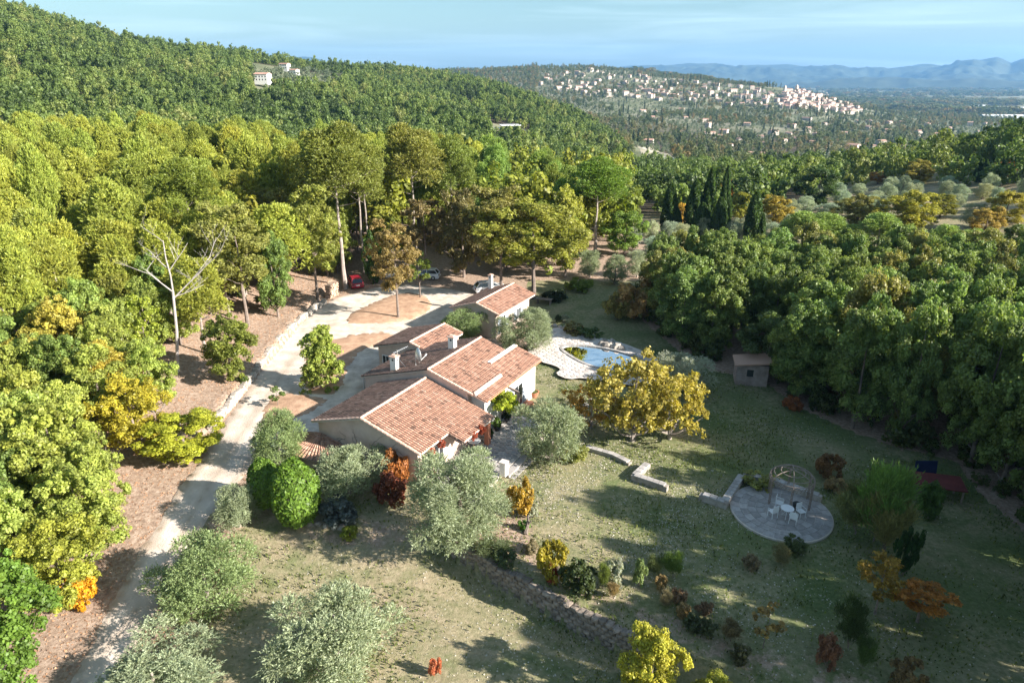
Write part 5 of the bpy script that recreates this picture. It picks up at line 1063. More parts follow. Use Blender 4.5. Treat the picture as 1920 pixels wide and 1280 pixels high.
# vine on the pergola, red creeper along the porch eave
x, y = AB(44.1, -25.2); plant('bush', 'grapevine', x, y, 2.0, 1.7, 1.35, (.34, .40, .04), 'yellow-green grapevine heaped on the pergola against the white wall', 'vine', var=0)
x, y = AB(45.4, -25.0); plant('bush', 'grapevine', x, y, 1.1, 1.7, .6, (.28, .34, .04), 'smaller strand of grapevine hanging down from the pergola beam', 'vine', var=1)
for i, (a_, b_, z_1) in enumerate(((39.6, -24.5, 2.2), (38.6, -24.7, 2.1), (37.9, -25.1, 2.15), (36.2, -25.8, 2.35), (34.9, -25.9, 2.3))):
    x, y = AB(a_, b_); plant('bush', 'red_creeper', x, y, z_1, .75, .38, (.34, .09, .05), 'red creeper tuft along the front eave, %s from the porch pillar' % ordw(i + 1), 'creeper', 'red creeper tufts on the eave', var=i % 5)
# bare trees
def bare(name, px, py, h, seed, label, lean=(0, 0), r0=.2, forks=None, spread=.9, depth=4, first=.55, mat=None):
    x, y, z = G(px, py); g = random.Random(seed); mb = MB()
    def grow(p, d, l, r, k):
        pts = [p]; rr = [r]; q = p
        for i in range(3):
            d = (d + Vector((g.uniform(-.13, .13), g.uniform(-.13, .13), g.uniform(-.03, .12)))).normalized(); q = q + d * l / 3; pts.append(q); rr.append(r * (1 - .5 * (i + 1) / 3))
        mb.tube(pts, rr, 6 if k > 2 else 4)
        if k > 0:
            for j in range(3 if k > 1 else 3):
                a = g.uniform(0, 6.28); nd = (d * .8 + Vector((math.cos(a), math.sin(a), g.uniform(-.05, .5))) * spread).normalized(); s = g.uniform(.35, 1.0); grow(p + (q - p) * s, nd, l * g.uniform(.45, .7), r * .5 * (1.2 - s * .4), k - 1)
    tp = Vector((lean[0], lean[1], h * first)); mid = tp * .5 + Vector((.15, 0, 0)); mb.tube([(0, 0, -.3), (0, 0, 0), tuple(mid), tuple(tp)], [r0 * 1.3, r0 * 1.1, r0 * .9, r0 * .75], 9)
    for dx, dy, dz, l, r in forks: grow(tp + Vector((0, 0, -g.uniform(0, .8))), Vector((dx, dy, dz)).normalized(), l * h, r0 * r, depth - 1)
    t = thing(name, (x, y, z), label, 'tree'); mb.build('trunk', mat or M_deadbark, t); return t
bare('dead_pine', 333, 697, 14.5, 4, 'tall bleached dead pine with bare white branches beside the drive', (.7, .6), .15, [(.1, .1, 1, .34, .62), (.85, .2, .75, .36, .5), (-.75, -.1, .7, .2, .5), (.8, .3, .25, .2, .28)], depth=4)
bare('dead_tree', 246, 700, 6.5, 9, 'pale forked dead trunk rising out of the yellow oaks', (-.3, 0), .17, [(-.25, 0, 1, .4, .6), (.5, 0, 1, .3, .5), (-1, .1, .35, .3, .45)], depth=2, first=.5, spread=.6)
bare('bare_tree', 95, 935, 6, 21, 'grey leafless tree among the lower yellow oaks', (.3, 0), .12, [(-.4, 0, 1, .42, .6), (.6, .1, .8, .4, .6), (.9, 0, .3, .3, .4)], depth=4, first=.3, mat=M_bark_pale)
bare('bare_tree', 165, 925, 5.5, 22, 'second grey leafless tree, with spreading twigs by the drive', (.2, 0), .11, [(-.6, 0, .8, .42, .6), (.5, .1, 1, .4, .6), (1, 0, .4, .34, .4)], depth=4, first=.3, mat=M_bark_pale)
bare('bare_tree', 1845, 475, 4.5, 23, 'small leafless tree at the edge of the far lawn', (.1, 0), .12, [(-.5, 0, 1, .4, .6), (.6, .1, .9, .4, .6), (0, 0, 1, .4, .4)], depth=4, first=.3, mat=M_bark)
bare('bare_tree', 300, 800, 4.6, 24, 'thin grey bush-like tree with fine bare twigs on the litter bank', (.1, 0), .07, [(-.5, 0, 1, .4, .6), (.6, .1, .9, .4, .6), (0, 0, 1, .4, .4)], depth=4, first=.25, mat=M_bark_pale)
# named large pines with visible trunks, and the near oaks round the drive
for (kd, px, py, top, w, col, lb, v, nm) in [
 ('tallpine', 648, 541, 238, 165, (.19, .22, .05), 'tallest pine with a straight pale trunk beside the red car', 0, 'pine_tree'),
 ('tallpine', 684, 512, 255, 110, (.20, .23, .05), 'tall pine with a thin trunk just behind the red car', 1, 'pine_tree'),
 ('tallpine', 694, 510, 262, 90, (.17, .22, .05), 'tall pine whose trunk pairs with the one behind the red car', 2, 'pine_tree'),
 ('tallpine', 780, 495, 240, 130, (.22, .23, .055), 'tall pine with leaning trunk above the silver car', 0, 'pine_tree'),
 ('tallpine', 850, 480, 262, 100, (.17, .22, .05), 'tall pine standing behind the white car', 1, 'pine_tree'),
 ('tallpine', 380, 560, 300, 130, (.18, .23, .04), 'tall yellow-green pine rising behind the bleached dead pine', 2, 'pine_tree'),
 ('talloak', 596, 565, 345, 112, (.22, .24, .05), 'slender yellow-green oak rising from the firewood stack', 0, 'oak_tree'),
 ('talloak', 465, 610, 378, 140, (.22, .23, .06), 'tall greenish-yellow oak on the litter bank over the drive', 1, 'oak_tree'),
 ('talloak', 530, 520, 345, 120, (.22, .21, .05), 'broad golden-green oak behind the slender one', 2, 'oak_tree'),
 ('oak', 436, 712, 590, 120, (.17, .2, .04), 'low spreading oak over the middle of the dry-stone wall', 5, 'oak_tree'),
 ('sparse', 285, 700, 555, 70, (.24, .29, .04), 'thin bright green oak between the two dead trees', 2, 'oak_tree'),
 ('talloak', 1000, 560, 368, 190, (.25, .26, .05), 'huge yellow and green oak behind the guest house roof', 2, 'oak_tree'),
 ('talloak', 940, 545, 345, 140, (.20, .19, .06), 'olive-brown oak behind the guest house chimney', 1, 'oak_tree'),
 ('oak', 1060, 520, 350, 90, (.24, .25, .04), 'yellow-green oak at the sunny end of the guest house wood', 3, 'oak_tree'),
 ('sparse', 800, 520, 365, 110, (.19, .15, .07), 'russet-brown oak behind the parked white car', 0, 'oak_tree'),
 ('oak', 870, 520, 350, 100, (.18, .16, .07), 'dull brown-green oak between the pines and guest house', 5, 'oak_tree'),
 ('oak', 350, 860, 775, 150, (.30, .32, .035), 'bright yellow-green oak whose boughs hang over the drive', 1, 'oak_tree'),
 ('oak', 262, 850, 700, 130, (.34, .30, .035), 'golden oak behind the bough that overhangs the drive', 2, 'oak_tree'),
 ('oak', 130, 1140, 968, 170, (.26, .28, .045), 'yellow-green oak low beside the drive near the orange bush', 4, 'oak_tree'),
 ('bush', 155, 1135, 1080, 66, (.55, .30, .02), 'vivid orange-yellow bush under the oaks at the drive edge', 2, 'autumn_bush'),
 ('oak', 35, 1290, 1040, 210, (.11, .19, .03), 'dense dark green evergreen oak in the bottom corner', 5, 'oak_tree'),
 ('oak', 1437, 706, 590, 120, (.10, .14, .045), 'dark oak overhanging the little pink shed', 3, 'oak_tree'),
 ('oak', 1170, 480, 395, 90, (.16, .24, .045), 'bright green oak beyond the two small grey olives', 0, 'oak_tree'),
 ('tallpine', 1115, 478, 300, 130, (.15, .24, .04), 'big bright green pine at the open end of the near forest', 1, 'pine_tree'),
]:
    kd2 = kd; x, y, zg, h, r = at(px, py, top, w)
    plant(kd2, nm, x, y, zg, h, r, col, lb, 'bush' if nm.endswith('bush') else 'tree', None if nm.endswith('bush') else {'pine_tree': 'pine trees', 'oak_tree': 'oak trees'}[nm], v); KEEP.append((x, y, 2.6 if kd == 'tallpine' else 2.4))
# mid distance trees set by eye: cypresses, orchard trees on the far slope, light pines
for i, (px, py, top, w, lb) in enumerate([
 (1252, 438, 350, 26, 'single thick cypress standing before the main cypress group'), (1268, 440, 395, 14, 'short dark cypress beside the single thick one'),
 (1297, 440, 345, 30, 'broad dark cypress opening the main group'), (1323, 440, 323, 24, 'tall broad cypress in the middle of the main group'), (1313, 446, 385, 30, 'low wide cypress at the foot of the main group'),
 (1352, 440, 320, 17, 'tallest spire of the main cypress group'), (1344, 450, 376, 24, 'short bright-edged cypress in front of the tallest spire'), (1361, 440, 372, 12, 'thin cypress closing the main group'),
 (1408, 455, 366, 27, 'thick cypress apart from the main group'), (1424, 462, 405, 12, 'thin cypress leaning on the thick separate one'), (1454, 380, 322, 7, 'first of two needle-thin far cypresses'), (1461, 382, 328, 8, 'second of two needle-thin far cypresses'),
 (1785, 346, 300, 12, 'single slim cypress in the olive orchard'), (1832, 342, 300, 14, 'cypress beginning the orchard trio'), (1841, 342, 302, 12, 'second cypress of the orchard trio'), (1863, 340, 303, 13, 'cypress just past the orchard trio'), (1874, 340, 297, 11, 'last slim cypress before the orange orchard tree')]):
    P_('cypress', 'cypress_tree', px, py, top - (py - top) * .07, w * .92, (.055, .095, .03), lb, 'tree', 'cypress trees', None, i % 3)
for (kd, nm, px, py, top, w, col, lb) in [
 ('oak', 'yellow_tree', 1700, 432, 360, 122, (.26, .25, .03), 'wide yellow-green tree in the pale far field'), ('oak', 'yellow_tree', 1605, 428, 366, 92, (.20, .19, .05), 'olive-brown tree beside the wide yellow-green one'),
 ('oak', 'yellow_tree', 1880, 425, 356, 94, (.28, .25, .04), 'yellow-green tree at the far field edge'), ('oak', 'yellow_tree', 1762, 408, 362, 62, (.20, .20, .035), 'round green-yellow tree in the middle of the far field'),
 ('oak', 'autumn_tree', 1845, 442, 388, 66, (.32, .24, .06), 'tan-orange tree with thin crown in the far field'), ('oak', 'autumn_tree', 1452, 425, 366, 72, (.34, .27, .05), 'golden tree beside the two thin far cypresses'),
 ('oak', 'autumn_tree', 1362, 388, 336, 46, (.55, .27, .03), 'orange tree glowing behind the tallest cypress'), ('oak', 'autumn_tree', 1388, 415, 360, 44, (.26, .26, .04), 'yellow-green tree between cypress groups'),
 ('oak', 'autumn_tree', 1275, 425, 380, 34, (.42, .28, .04), 'small amber tree behind the first cypress'), ('oak', 'autumn_tree', 1645, 345, 322, 46, (.42, .23, .05), 'orange-topped tree on the pine slope'),
 ('oak', 'autumn_tree', 1880, 335, 300, 40, (.50, .24, .07), 'orange tree behind the slim orchard cypresses'), ('oak', 'autumn_tree', 1720, 345, 300, 60, (.26, .23, .05), 'ochre-green tree at the foot of the shaded hill'),
 ('pine', 'light_pine', 1500, 478, 398, 105, (.26, .36, .10), 'soft light green pine above the oak wood'), ('pine', 'light_pine', 1545, 480, 402, 90, (.26, .36, .10), 'soft light green pine next to the first one'), ('pine', 'light_pine', 1640, 485, 398, 105, (.26, .36, .10), 'bright light green pine in the middle of the oak wood edge'),
 ('pine', 'light_pine', 1760, 505, 420, 90, (.26, .36, .10), 'light green pine near the far lawn'), ('pine', 'light_pine', 1810, 520, 432, 84, (.26, .36, .10), 'last light green pine before the far lawn'), ('oak', 'holm_oak', 1530, 395, 312, 96, (.06, .10, .03), 'large dark round oak on the pine slope'), ('oak', 'holm_oak', 1465, 480, 440, 60, (.05, .09, .04), 'dark round oak under the golden tree')]:
    x, y, zg, h, r = at(px, py, top, w); plant(kd, nm, x, y, zg, h, r, col, lb, 'tree', 'trees of the far orchard'); KEEP.append((x, y, r * .8))
# ------------------------------------------------------------------ scattered woods
def scr(x, y, z): a = PJ(x, y, z); return a[0], a[1]
def grid_pts(x0, x1, y0, y1, s, seed, jit=.42):
    g = np.random.RandomState(seed); X, Y = np.meshgrid(np.arange(x0, x1, s), np.arange(y0, y1, s * .9)); X = X + (np.arange(X.shape[0])[:, None] % 2) * s / 2
    X = X + g.uniform(-jit, jit, X.shape) * s; Y = Y + g.uniform(-jit, jit, Y.shape) * s; return X.ravel(), Y.ravel()
NOGO = [p for p in (px2w([(600, 560), (660, 545), (640, 500), (830, 500), (880, 530), (960, 520), (1060, 540), (1060, 600), (600, 600)]),)]
SHEDC = G(1405, 700)[:2]
def ok(x, y, rr=1.):
    if math.hypot(x - SHEDC[0], y - SHEDC[1]) < 3.5: return False
    for a, b, r in KEEP:
        if (x - a) ** 2 + (y - b) ** 2 < (r * rr) ** 2: return False
    return True
oaks, pines, olives, shade = [], [], [], []
# left of the drive
X, Y = grid_pts(-66, -26.6, 18, 100, 3.7, 1)
for x, y in zip(X, Y):
    edge = -27.0 if y < 52 else (-29.5 if y < 62 else -31.5)
    if y > 70: edge = -32 - (y - 70) * .1
    if x > edge or not ok(x, y) or (x < -.62 * y - 26): continue
    if 54 < y < 60 and x > -31: continue
    f = sst(58, 74, np.array(y) - (x + 30) * .5)
    if rnd.random() < f * .75: pines.append((x, y, rnd.uniform(9, 13.5), rnd.uniform(2.5, 3.6), 'near'))
    else: oaks.append((x, y, rnd.uniform(6.2, 9.0), rnd.uniform(2.1, 3.0), 'left'))
# the forest band behind the house
X, Y = grid_pts(-190, 45, 74, 225, 5.8, 2)
for x, y in zip(X, Y):
    d = math.hypot(x, y); u = float(azpx(np.array(x), np.array(y)))
    if u > 1190 or u < -420: continue
    front = np.interp(u, [-500, 300, 560, 640, 860, 900, 1090, 1130, 1200], [60, 66, 84, 97, 104, 97, 94, 112, 118])
    if y < front or not ok(x, y) or x > -27 and y < 92: continue
    if u > 1050 and y > 200: continue
    oakf = .8 if y < front + 10 and u > 440 else (.25 if y < front + 22 else .1)
    if u > 860 and y < front + 20: oakf = .85
    if rnd.random() < oakf: oaks.append((x, y, rnd.uniform(7.5, 10.5), rnd.uniform(2.6, 3.5), 'back' if u > 840 else 'mid'))
    else: pines.append((x, y, rnd.uniform(10, 17.5) * (1 - .25 * sst(900, 1150, np.array(u))), rnd.uniform(2.3, 4.1), 'near'))
# the oak wood on the shaded side of the garden
X, Y = grid_pts(5, 78, 22, 92, 4.1, 3)
m = inpoly(X, Y, RWOOD)
for x, y in zip(X[m], Y[m]):
    if ok(x, y): oaks.append((x, y, rnd.uniform(8.2, 10.4) + 2.6 * float(sst(26, 34, x)) * (y < 58), rnd.uniform(2.4, 3.5), 'right'))
# trees past the edge of the picture whose shadows fall into the garden
rq = random.Random(5)
for x, y in zip(*grid_pts(20, 74, 10, 58, 4.7, 9)):
    ed_ = .75 * (y * cp + 7) + 3.6
    if ed_ < x < ed_ + 22 and x > 24 and rq.random() < .93: (shade if rq.random() < .45 else oaks).append((x, y, min(rq.uniform(12, 15.5), (x - 4) / 1.9), rq.uniform(2.7, 3.7), 'right'))
# pines and oaks of the hollow beyond the garden
X, Y = grid_pts(-10, 330, 120, 470, 7.4, 4)
for x, y in zip(X, Y):
    d = math.hypot(x, y); u = float(azpx(np.array(x), np.array(y)))
    if u < 1000 or u > 2080 or d > 460: continue
    near_lim = np.interp(u, [1000, 1190, 1200, 1440, 1500, 1560, 1640, 1700, 1800, 2100], [215, 215, 150, 152, 175, 200, 215, 215, 205, 190])
    if d < near_lim or CLEAR(np.array([x]), np.array([y]))[0] or not ok(x, y): continue
    if u > 1680 and d > 330: continue
    q = rnd.random()
    if q < .68: pines.append((x, y, rnd.uniform(8, 11.5), rnd.uniform(3.0, 4.3), 'hollow'))
    elif q < .9: oaks.append((x, y, rnd.uniform(6.5, 9), rnd.uniform(2.8, 3.8), 'hollow'))
# olive orchard on the far slope
X, Y = grid_pts(40, 240, 108, 215, 8.2, 5, .3)
for x, y in zip(X, Y):
    d = math.hypot(x, y); u = float(azpx(np.array(x), np.array(y)))
    if 1440 < u < 2050 and np.interp(u, [1440, 1700, 2050], [128, 140, 150]) < d < np.interp(u, [1440, 1640, 2050], [165, 205, 200]) and ok(x, y, 1.):
        if d < 152 and u > 1690: continue
        olives.append((x, y, rnd.uniform(3.2, 4.6), rnd.uniform(1.9, 2.7)))
for x, y in zip(*grid_pts(12, 45, 100, 128, 7.5, 6)):
    u = float(azpx(np.array(x), np.array(y)))
    if 1200 < u < 1440 and ok(x, y, 1.): olives.append((x, y, rnd.uniform(3, 4.2), rnd.uniform(1.6, 2.3)))
MARKS = [('the bleached dead pine', 345, 500), ('the red car', 667, 525), ('the firewood stack', 623, 540), ('the pale forked dead trunk', 230, 610), ('the grey leafless trees', 130, 880), ('the guest house chimney', 943, 525), ('the tallest cypress spire', 1352, 380), ('the shed', 1400, 700), ('the round terrace', 1470, 965), ('the red shelter roof', 1750, 905), ('the far lawn', 1890, 470), ('the golden far tree', 1452, 395), ('the pink hill house', 495, 160), ('the flat-roofed hill villa', 955, 245), ('the long white farm house', 1247, 307), ('the orange tree by the orchard cypresses', 1880, 320), ('the wide yellow-green field tree', 1700, 395), ('the white car', 797, 515), ('the two small olives', 1130, 500), ('the bottom of the drive', 120, 1230), ('the silver car', 735, 512), ('the wide orange bush', 1190, 560)]
lab = []
def size(h, x, y): return h / (y * cp + 10)
def word(c): return 'golden' if c[0] > c[1] * 1.08 else 'yellow-green' if c[0] > c[1] * .82 else 'green' if c[1] > .12 else 'dark green'
def inframe(x, y, z, h): a, b = scr(x, y, z + h * .7); return -160 < a < 2080 and b < 1400
def do(kd, nm, lst, tintf, grp, txt, lim=290):
    lst = [q for q in lst if inframe(q[0], q[1], hz(q[0], q[1]), q[2])] + ([q for q in lst if not inframe(q[0], q[1], hz(q[0], q[1]), q[2]) and q[1] < 60 and q[0] > 0])
    lst.sort(key=lambda q: -size(q[2], q[0], q[1])); rest = lst[lim:]
    for q in lst[:lim]:
        z = hz(q[0], q[1]); c = tintf(q); o = plant(kd(q) if callable(kd) else kd, nm, q[0], q[1], z, q[2], q[3], c, None, 'tree', grp); sx, sy = scr(q[0], q[1], z + q[2] * .8)
        lab.append((o, (word(c) + ' ' + txt) if txt != 'olive tree' else 'silvery ' + txt, sx, sy))
    return rest
def oak_t(q):
    g = q[4]; r = rnd.random()
    if g == 'left': c = (.235, .275, .06) if r < .6 else (.32, .285, .055) if r < .74 else (.155, .21, .05)
    elif g in ('mid', 'back'): c = (.21, .24, .055) if r < .6 else (.20, .16, .075) if r < .72 else (.14, .20, .05)
    elif g == 'right': c = (.145, .195, .055) if r < .8 else (.19, .19, .06)
    else: c = (.13, .17, .05) if r < .6 else (.24, .23, .07) if r < .9 else (.42, .26, .08)
    return vary(c, .1)
def pine_t(q): return vary((.25, .285, .052) if q[4] == 'near' and q[0] < -8 else (.18, .26, .06) if q[4] == 'near' else (.17, .24, .07), .1)
do('sparse', 'oak_tree', shade, oak_t, 'oak trees', 'oak'); rest_o = do('oak', 'oak_tree', oaks, oak_t, 'oak trees', 'oak', 230); rest_p = do('pine', 'pine_tree', pines, pine_t, 'pine trees', 'pine', 290)
do('olive', 'orchard_olive_tree', olives, lambda q: vary((.26, .30, .23), .1), 'orchard olive trees', 'olive tree', 200)
rank_labels(lab, MARKS)
# ---- masses nobody could count: instanced, one object each
def low_crown(name, nl, sub, leaf, H0, R0, zlo, sr, lr, size_, asp, seed, prof=dome, flat=.8):
    g = np.random.RandomState(seed); c, r, _ = lobes(g, nl, R0, zlo, H0 - lr * flat, sub, sr, lr, prof, flat); return leaf_mesh(name, c, r, leaf, size_, asp, M_needle, seed, shell=.6, out=2.0, cl=.25)
def scatter(name, srcs, P, S, mat, label, cat, seed=0):
    n = len(P); g = np.random.RandomState(seed); me = bpy.data.meshes.new(name); me.vertices.add(n); me.vertices.foreach_set('co', np.asarray(P, np.float32).ravel())
    for nm, tp, a in (('sc', 'FLOAT_VECTOR', S), ('rot', 'FLOAT', g.rand(n) * 6.283), ('idx', 'INT', g.randint(0, len(srcs), n))):
        t = me.attributes.new(nm, tp, 'POINT'); t.data.foreach_set('vector' if tp == 'FLOAT_VECTOR' else 'value', np.asarray(a, np.int32 if tp == 'INT' else np.float32).ravel())
    o = link(name, me); ng = bpy.data.node_groups.new(name, 'GeometryNodeTree'); ng.interface.new_socket('Geometry', in_out='INPUT', socket_type='NodeSocketGeometry'); ng.interface.new_socket('Geometry', in_out='OUTPUT', socket_type='NodeSocketGeometry')
    N = ng.nodes.new; K = ng.links.new; gi = N('NodeGroupInput'); go = N('NodeGroupOutput'); io = N('GeometryNodeInstanceOnPoints'); jn = N('GeometryNodeGeometryToInstance')
    for s in srcs:
        oi = N('GeometryNodeObjectInfo'); oi.inputs['Object'].default_value = s; K(oi.outputs['Geometry'], jn.inputs[0])
    sm = N('GeometryNodeSetMaterial'); sm.inputs['Material'].default_value = mat
    def att(nm, t): a = N('GeometryNodeInputNamedAttribute'); a.data_type = t; a.inputs['Name'].default_value = nm; return a.outputs['Attribute']
    cx = N('ShaderNodeCombineXYZ'); K(att('rot', 'FLOAT'), cx.inputs[2]); K(gi.outputs[0], io.inputs['Points']); io.inputs['Pick Instance'].default_value = True
    K(jn.outputs[0], io.inputs['Instance']); K(att('idx', 'INT'), io.inputs['Instance Index']); K(cx.outputs[0], io.inputs['Rotation']); K(att('sc', 'FLOAT_VECTOR'), io.inputs['Scale'])
    K(io.outputs[0], sm.inputs[0]); K(sm.outputs[0], go.inputs[0]); md = o.modifiers.new('scatter', 'NODES'); md.node_group = ng
    return setp(o, label, cat, None, 'stuff')
def src(me): o = bpy.data.objects.new(me.name, me); return o
lowp = [src(low_crown('pine_crown', 6, 7, 32, 9.5, 3.0, 2.0, .75, 1.5, .34, 1.5, 500 + i, flat=1.3)) for i in range(5)]
lowo = [src(low_crown('tree_crown', 7, 6, 13, 7, 3.2, 1.4, .8, 1.4, .6, 1.2, 520 + i, ball)) for i in range(3)]
lowc = [src(leaf_mesh('cypress_crown', np.stack([np.zeros(9), np.zeros(9), np.linspace(.8, 8.6, 9)], 1), np.stack([np.array([.8, .95, 1., .95, .9, .8, .65, .45, .2])] * 2 + [np.full(9, .9)], 1), 26, .5, 2., M_needle, 540))]
F_hill = foliage_mat('hill_needle', [(.06, .09, .028), (.10, .15, .04), (.14, .20, .05), (.185, .24, .058), (.23, .25, .08)], obj=False, vlo=.82, vhi=1.2, bscale=.012, warmf=.2)
F_near = foliage_mat('band_needle', [(.15, .19, .035), (.20, .24, .035), (.25, .25, .04)], obj=False, bscale=.03)
F_mix = foliage_mat('valley_leaf', [(.07, .10, .045), (.10, .14, .055), (.15, .18, .075), (.21, .20, .10), (.30, .21, .10)], obj=False, vlo=.5, vhi=1.4, bscale=.01)
F_oliv = foliage_mat('grove_leaf', [(.12, .15, .085), (.17, .205, .13), (.22, .25, .18)], obj=False, bscale=.01, warmf=.1)
F_dark = foliage_mat('cypress_leaf', [(.025, .045, .02), (.045, .07, .03)], obj=False, bscale=.01, warmf=.2)
def polar(u0, u1, d0, d1, sp_, seed, keep=None):
    g = np.random.RandomState(seed); out = []
    d = d0
    while d < d1:
        s = sp_(d) if callable(sp_) else sp_; a0, a1 = math.atan((u0 - 960) * cp / F), math.atan((u1 - 960) * cp / F); n = int((a1 - a0) * d / s); a = a0 + (np.arange(n) + g.rand(n) * .9) / n * (a1 - a0); dd = d + g.uniform(-.5, .5, n) * s
        out.append(np.stack([dd * np.sin(a), dd * np.cos(a)], 1)); d += s * .9
    P = np.concatenate(out); X, Y = P[:, 0], P[:, 1]; k = CLEAR(X, Y) < .5
    # keep the view to the hill clearings open: drop crowns that stand just in front of them
    Z = hgt(X, Y); sx, sy, _ = PJ(X, Y, Z + 7.5); sx0, sy0, _ = PJ(X, Y, Z)
    for (a, b, wx, wy) in CLR_c: k &= ~((np.abs(sx - a) < wx * .95) & (sy < b + wy * .6) & (sy0 > b))
    if keep is not None: k &= keep(X, Y)
    return X[k], Y[k], Z[k]
def mass(name, srcs, pts, smin, smax, mat, label, cat, seed, zs=1.0):
    X, Y, Z = pts; g = np.random.RandomState(seed); n = len(X); s = g.uniform(smin, smax, n); S = np.stack([s * g.uniform(.85, 1.15, n), s * g.uniform(.85, 1.15, n), s * zs * g.uniform(.8, 1.2, n)], 1)
    return scatter(name, srcs, np.stack([X, Y, Z - .3], 1), S, mat, label, cat, seed)
# hillside pine forest
hill = polar(-800, 1330, 232, 1250, lambda d: 6.8 if d < 500 else 7.8 if d < 800 else 10, 21, lambda X, Y: (azpx(X, Y) < np.interp(np.hypot(X, Y), [230, 400, 500, 700, 1300], [1010, 1020, 1190, 1130, 1010])))
mass('pine_forest', lowp, hill, .8, 1.65, F_hill, 'dense dark green pine forest covering the long hillside', 'forest', 22, 1.05)
if rest_p or rest_o:
    Rr = rest_p + rest_o; X = np.array([q[0] for q in Rr]); Y = np.array([q[1] for q in Rr]); n_ = np.array([q[4] == 'near' or q[4] in ('mid', 'back') for q in Rr]); Z = hgt(X, Y)
    if n_.any(): mass('pine_wood', lowp, (X[n_], Y[n_], Z[n_]), 1.15, 1.6, F_near, 'yellow-green pine crowns filling the wood behind the house', 'forest', 23)
    if (~n_).any(): mass('mixed_wood', lowp + lowo, (X[~n_], Y[~n_], Z[~n_]), .85, 1.25, F_hill, 'mixed pines and oaks filling the hollow beyond the garden', 'forest', 24)
def vhill(X, Y): return wob(X, Y, 420.) + .6 * wob(Y, X, 130.)
val = polar(960, 2150, 465, 2700, lambda d: 10 if d < 800 else 14.5 if d < 1500 else 18, 31, lambda X, Y: (azpx(X, Y) > np.interp(np.hypot(X, Y), [400, 500, 700, 1300, 2700], [1010, 1190, 1130, 1010, 960])) & (vhill(X, Y) > -.25) & ~((azpx(X, Y) > 1440) & (azpx(X, Y) < 1640) & (np.hypot(X, Y) > 1700) & (vhill(X, Y) < .8)))
mass('valley_woods', lowo + lowp, val, .8, 1.5, F_mix, 'patchy autumn woods spread through the valley below the village', 'woods', 32)
gro = polar(1010, 2150, 430, 2500, lambda d: 8 if d < 800 else 12, 33, lambda X, Y: (azpx(X, Y) > np.interp(np.hypot(X, Y), [400, 500, 700, 1300, 2700], [1060, 1190, 1130, 1010, 960])) & (vhill(X, Y) < .15) & (np.random.RandomState(5).rand(len(X)) < .8))
mass('olive_groves', lowo, gro, .45, .8, F_oliv, 'grey olive groves on the slopes under the village', 'groves', 34, .9)
far2 = polar(560, 1010, 1300, 2900, 16, 35); mass('ridge_woods', lowo + lowp, far2, 1.0, 1.9, F_mix, 'thin line of woods along the farther ridge', 'woods', 36)
pl = polar(1000, 2150, 2700, 8500, lambda d: 34 if d < 4500 else 70, 37, lambda X, Y: vhill(X * .3, Y * .3) > -.35)
g_ = np.random.RandomState(3); mass('plain_woods', lowo, pl, 4.0, 9.0, F_mix, 'dark woods patching the distant plain', 'woods', 38, .35)
cyp = polar(1150, 1950, 600, 2300, 62, 39); mass('far_cypresses', lowc, cyp, .9, 1.9, F_dark, 'tiny dark cypresses dotted over the valley', 'cypresses', 40)
hg = [G(a, b) for a in range(484, 640, 7) for b in (136, 141, 147, 153, 158) if rnd.random() < .9]
mass('terrace_olives', lowo, (np.array([q[0] for q in hg]) + rs.uniform(-6, 6, len(hg)), np.array([q[1] for q in hg]) + rs.uniform(-6, 6, len(hg)), np.array([q[2] for q in hg])), .6, 1.1, F_oliv, 'grey olives on the stone terraces round the hill houses', 'groves', 41)
# understorey inside the near woods
us = []
for q in oaks + pines:
    if q[4] in ('right', 'mid', 'back', 'near') and q[1] < 115 and rnd.random() < .5: us.append((q[0] + rnd.uniform(-2.5, 2.5), q[1] + rnd.uniform(-2.5, 2.5)))
for (ax_, ay_), (bx_, by_) in zip(RWOOD[:13], RWOOD[1:14]):
    for q in range(int(math.hypot(bx_ - ax_, by_ - ay_) / 1.1)):
        t = rnd.random(); us.append((ax_ + (bx_ - ax_) * t + rnd.uniform(0, 2.5), ay_ + (by_ - ay_) * t + rnd.uniform(.3, 2.5)))
us = [q for q in us if math.hypot(q[0] - SHEDC[0], q[1] - SHEDC[1]) > 3.2]
us = [q for q in us if q[0] < -27 or q[1] > 98 or inpoly(np.array([q[0]]), np.array([q[1]]), RWOOD)[0]]
ux = np.array([q[0] for q in us]); uy = np.array([q[1] for q in us]); F_under = foliage_mat('undergrowth_leaf', [(.04, .06, .02), (.08, .11, .03), (.12, .13, .045)], obj=False, bscale=.1)
mass('undergrowth', lowo, (ux, uy, hgt(ux, uy)), .16, .42, F_under, 'dark undergrowth between the trunks of the woods', 'undergrowth', 42)
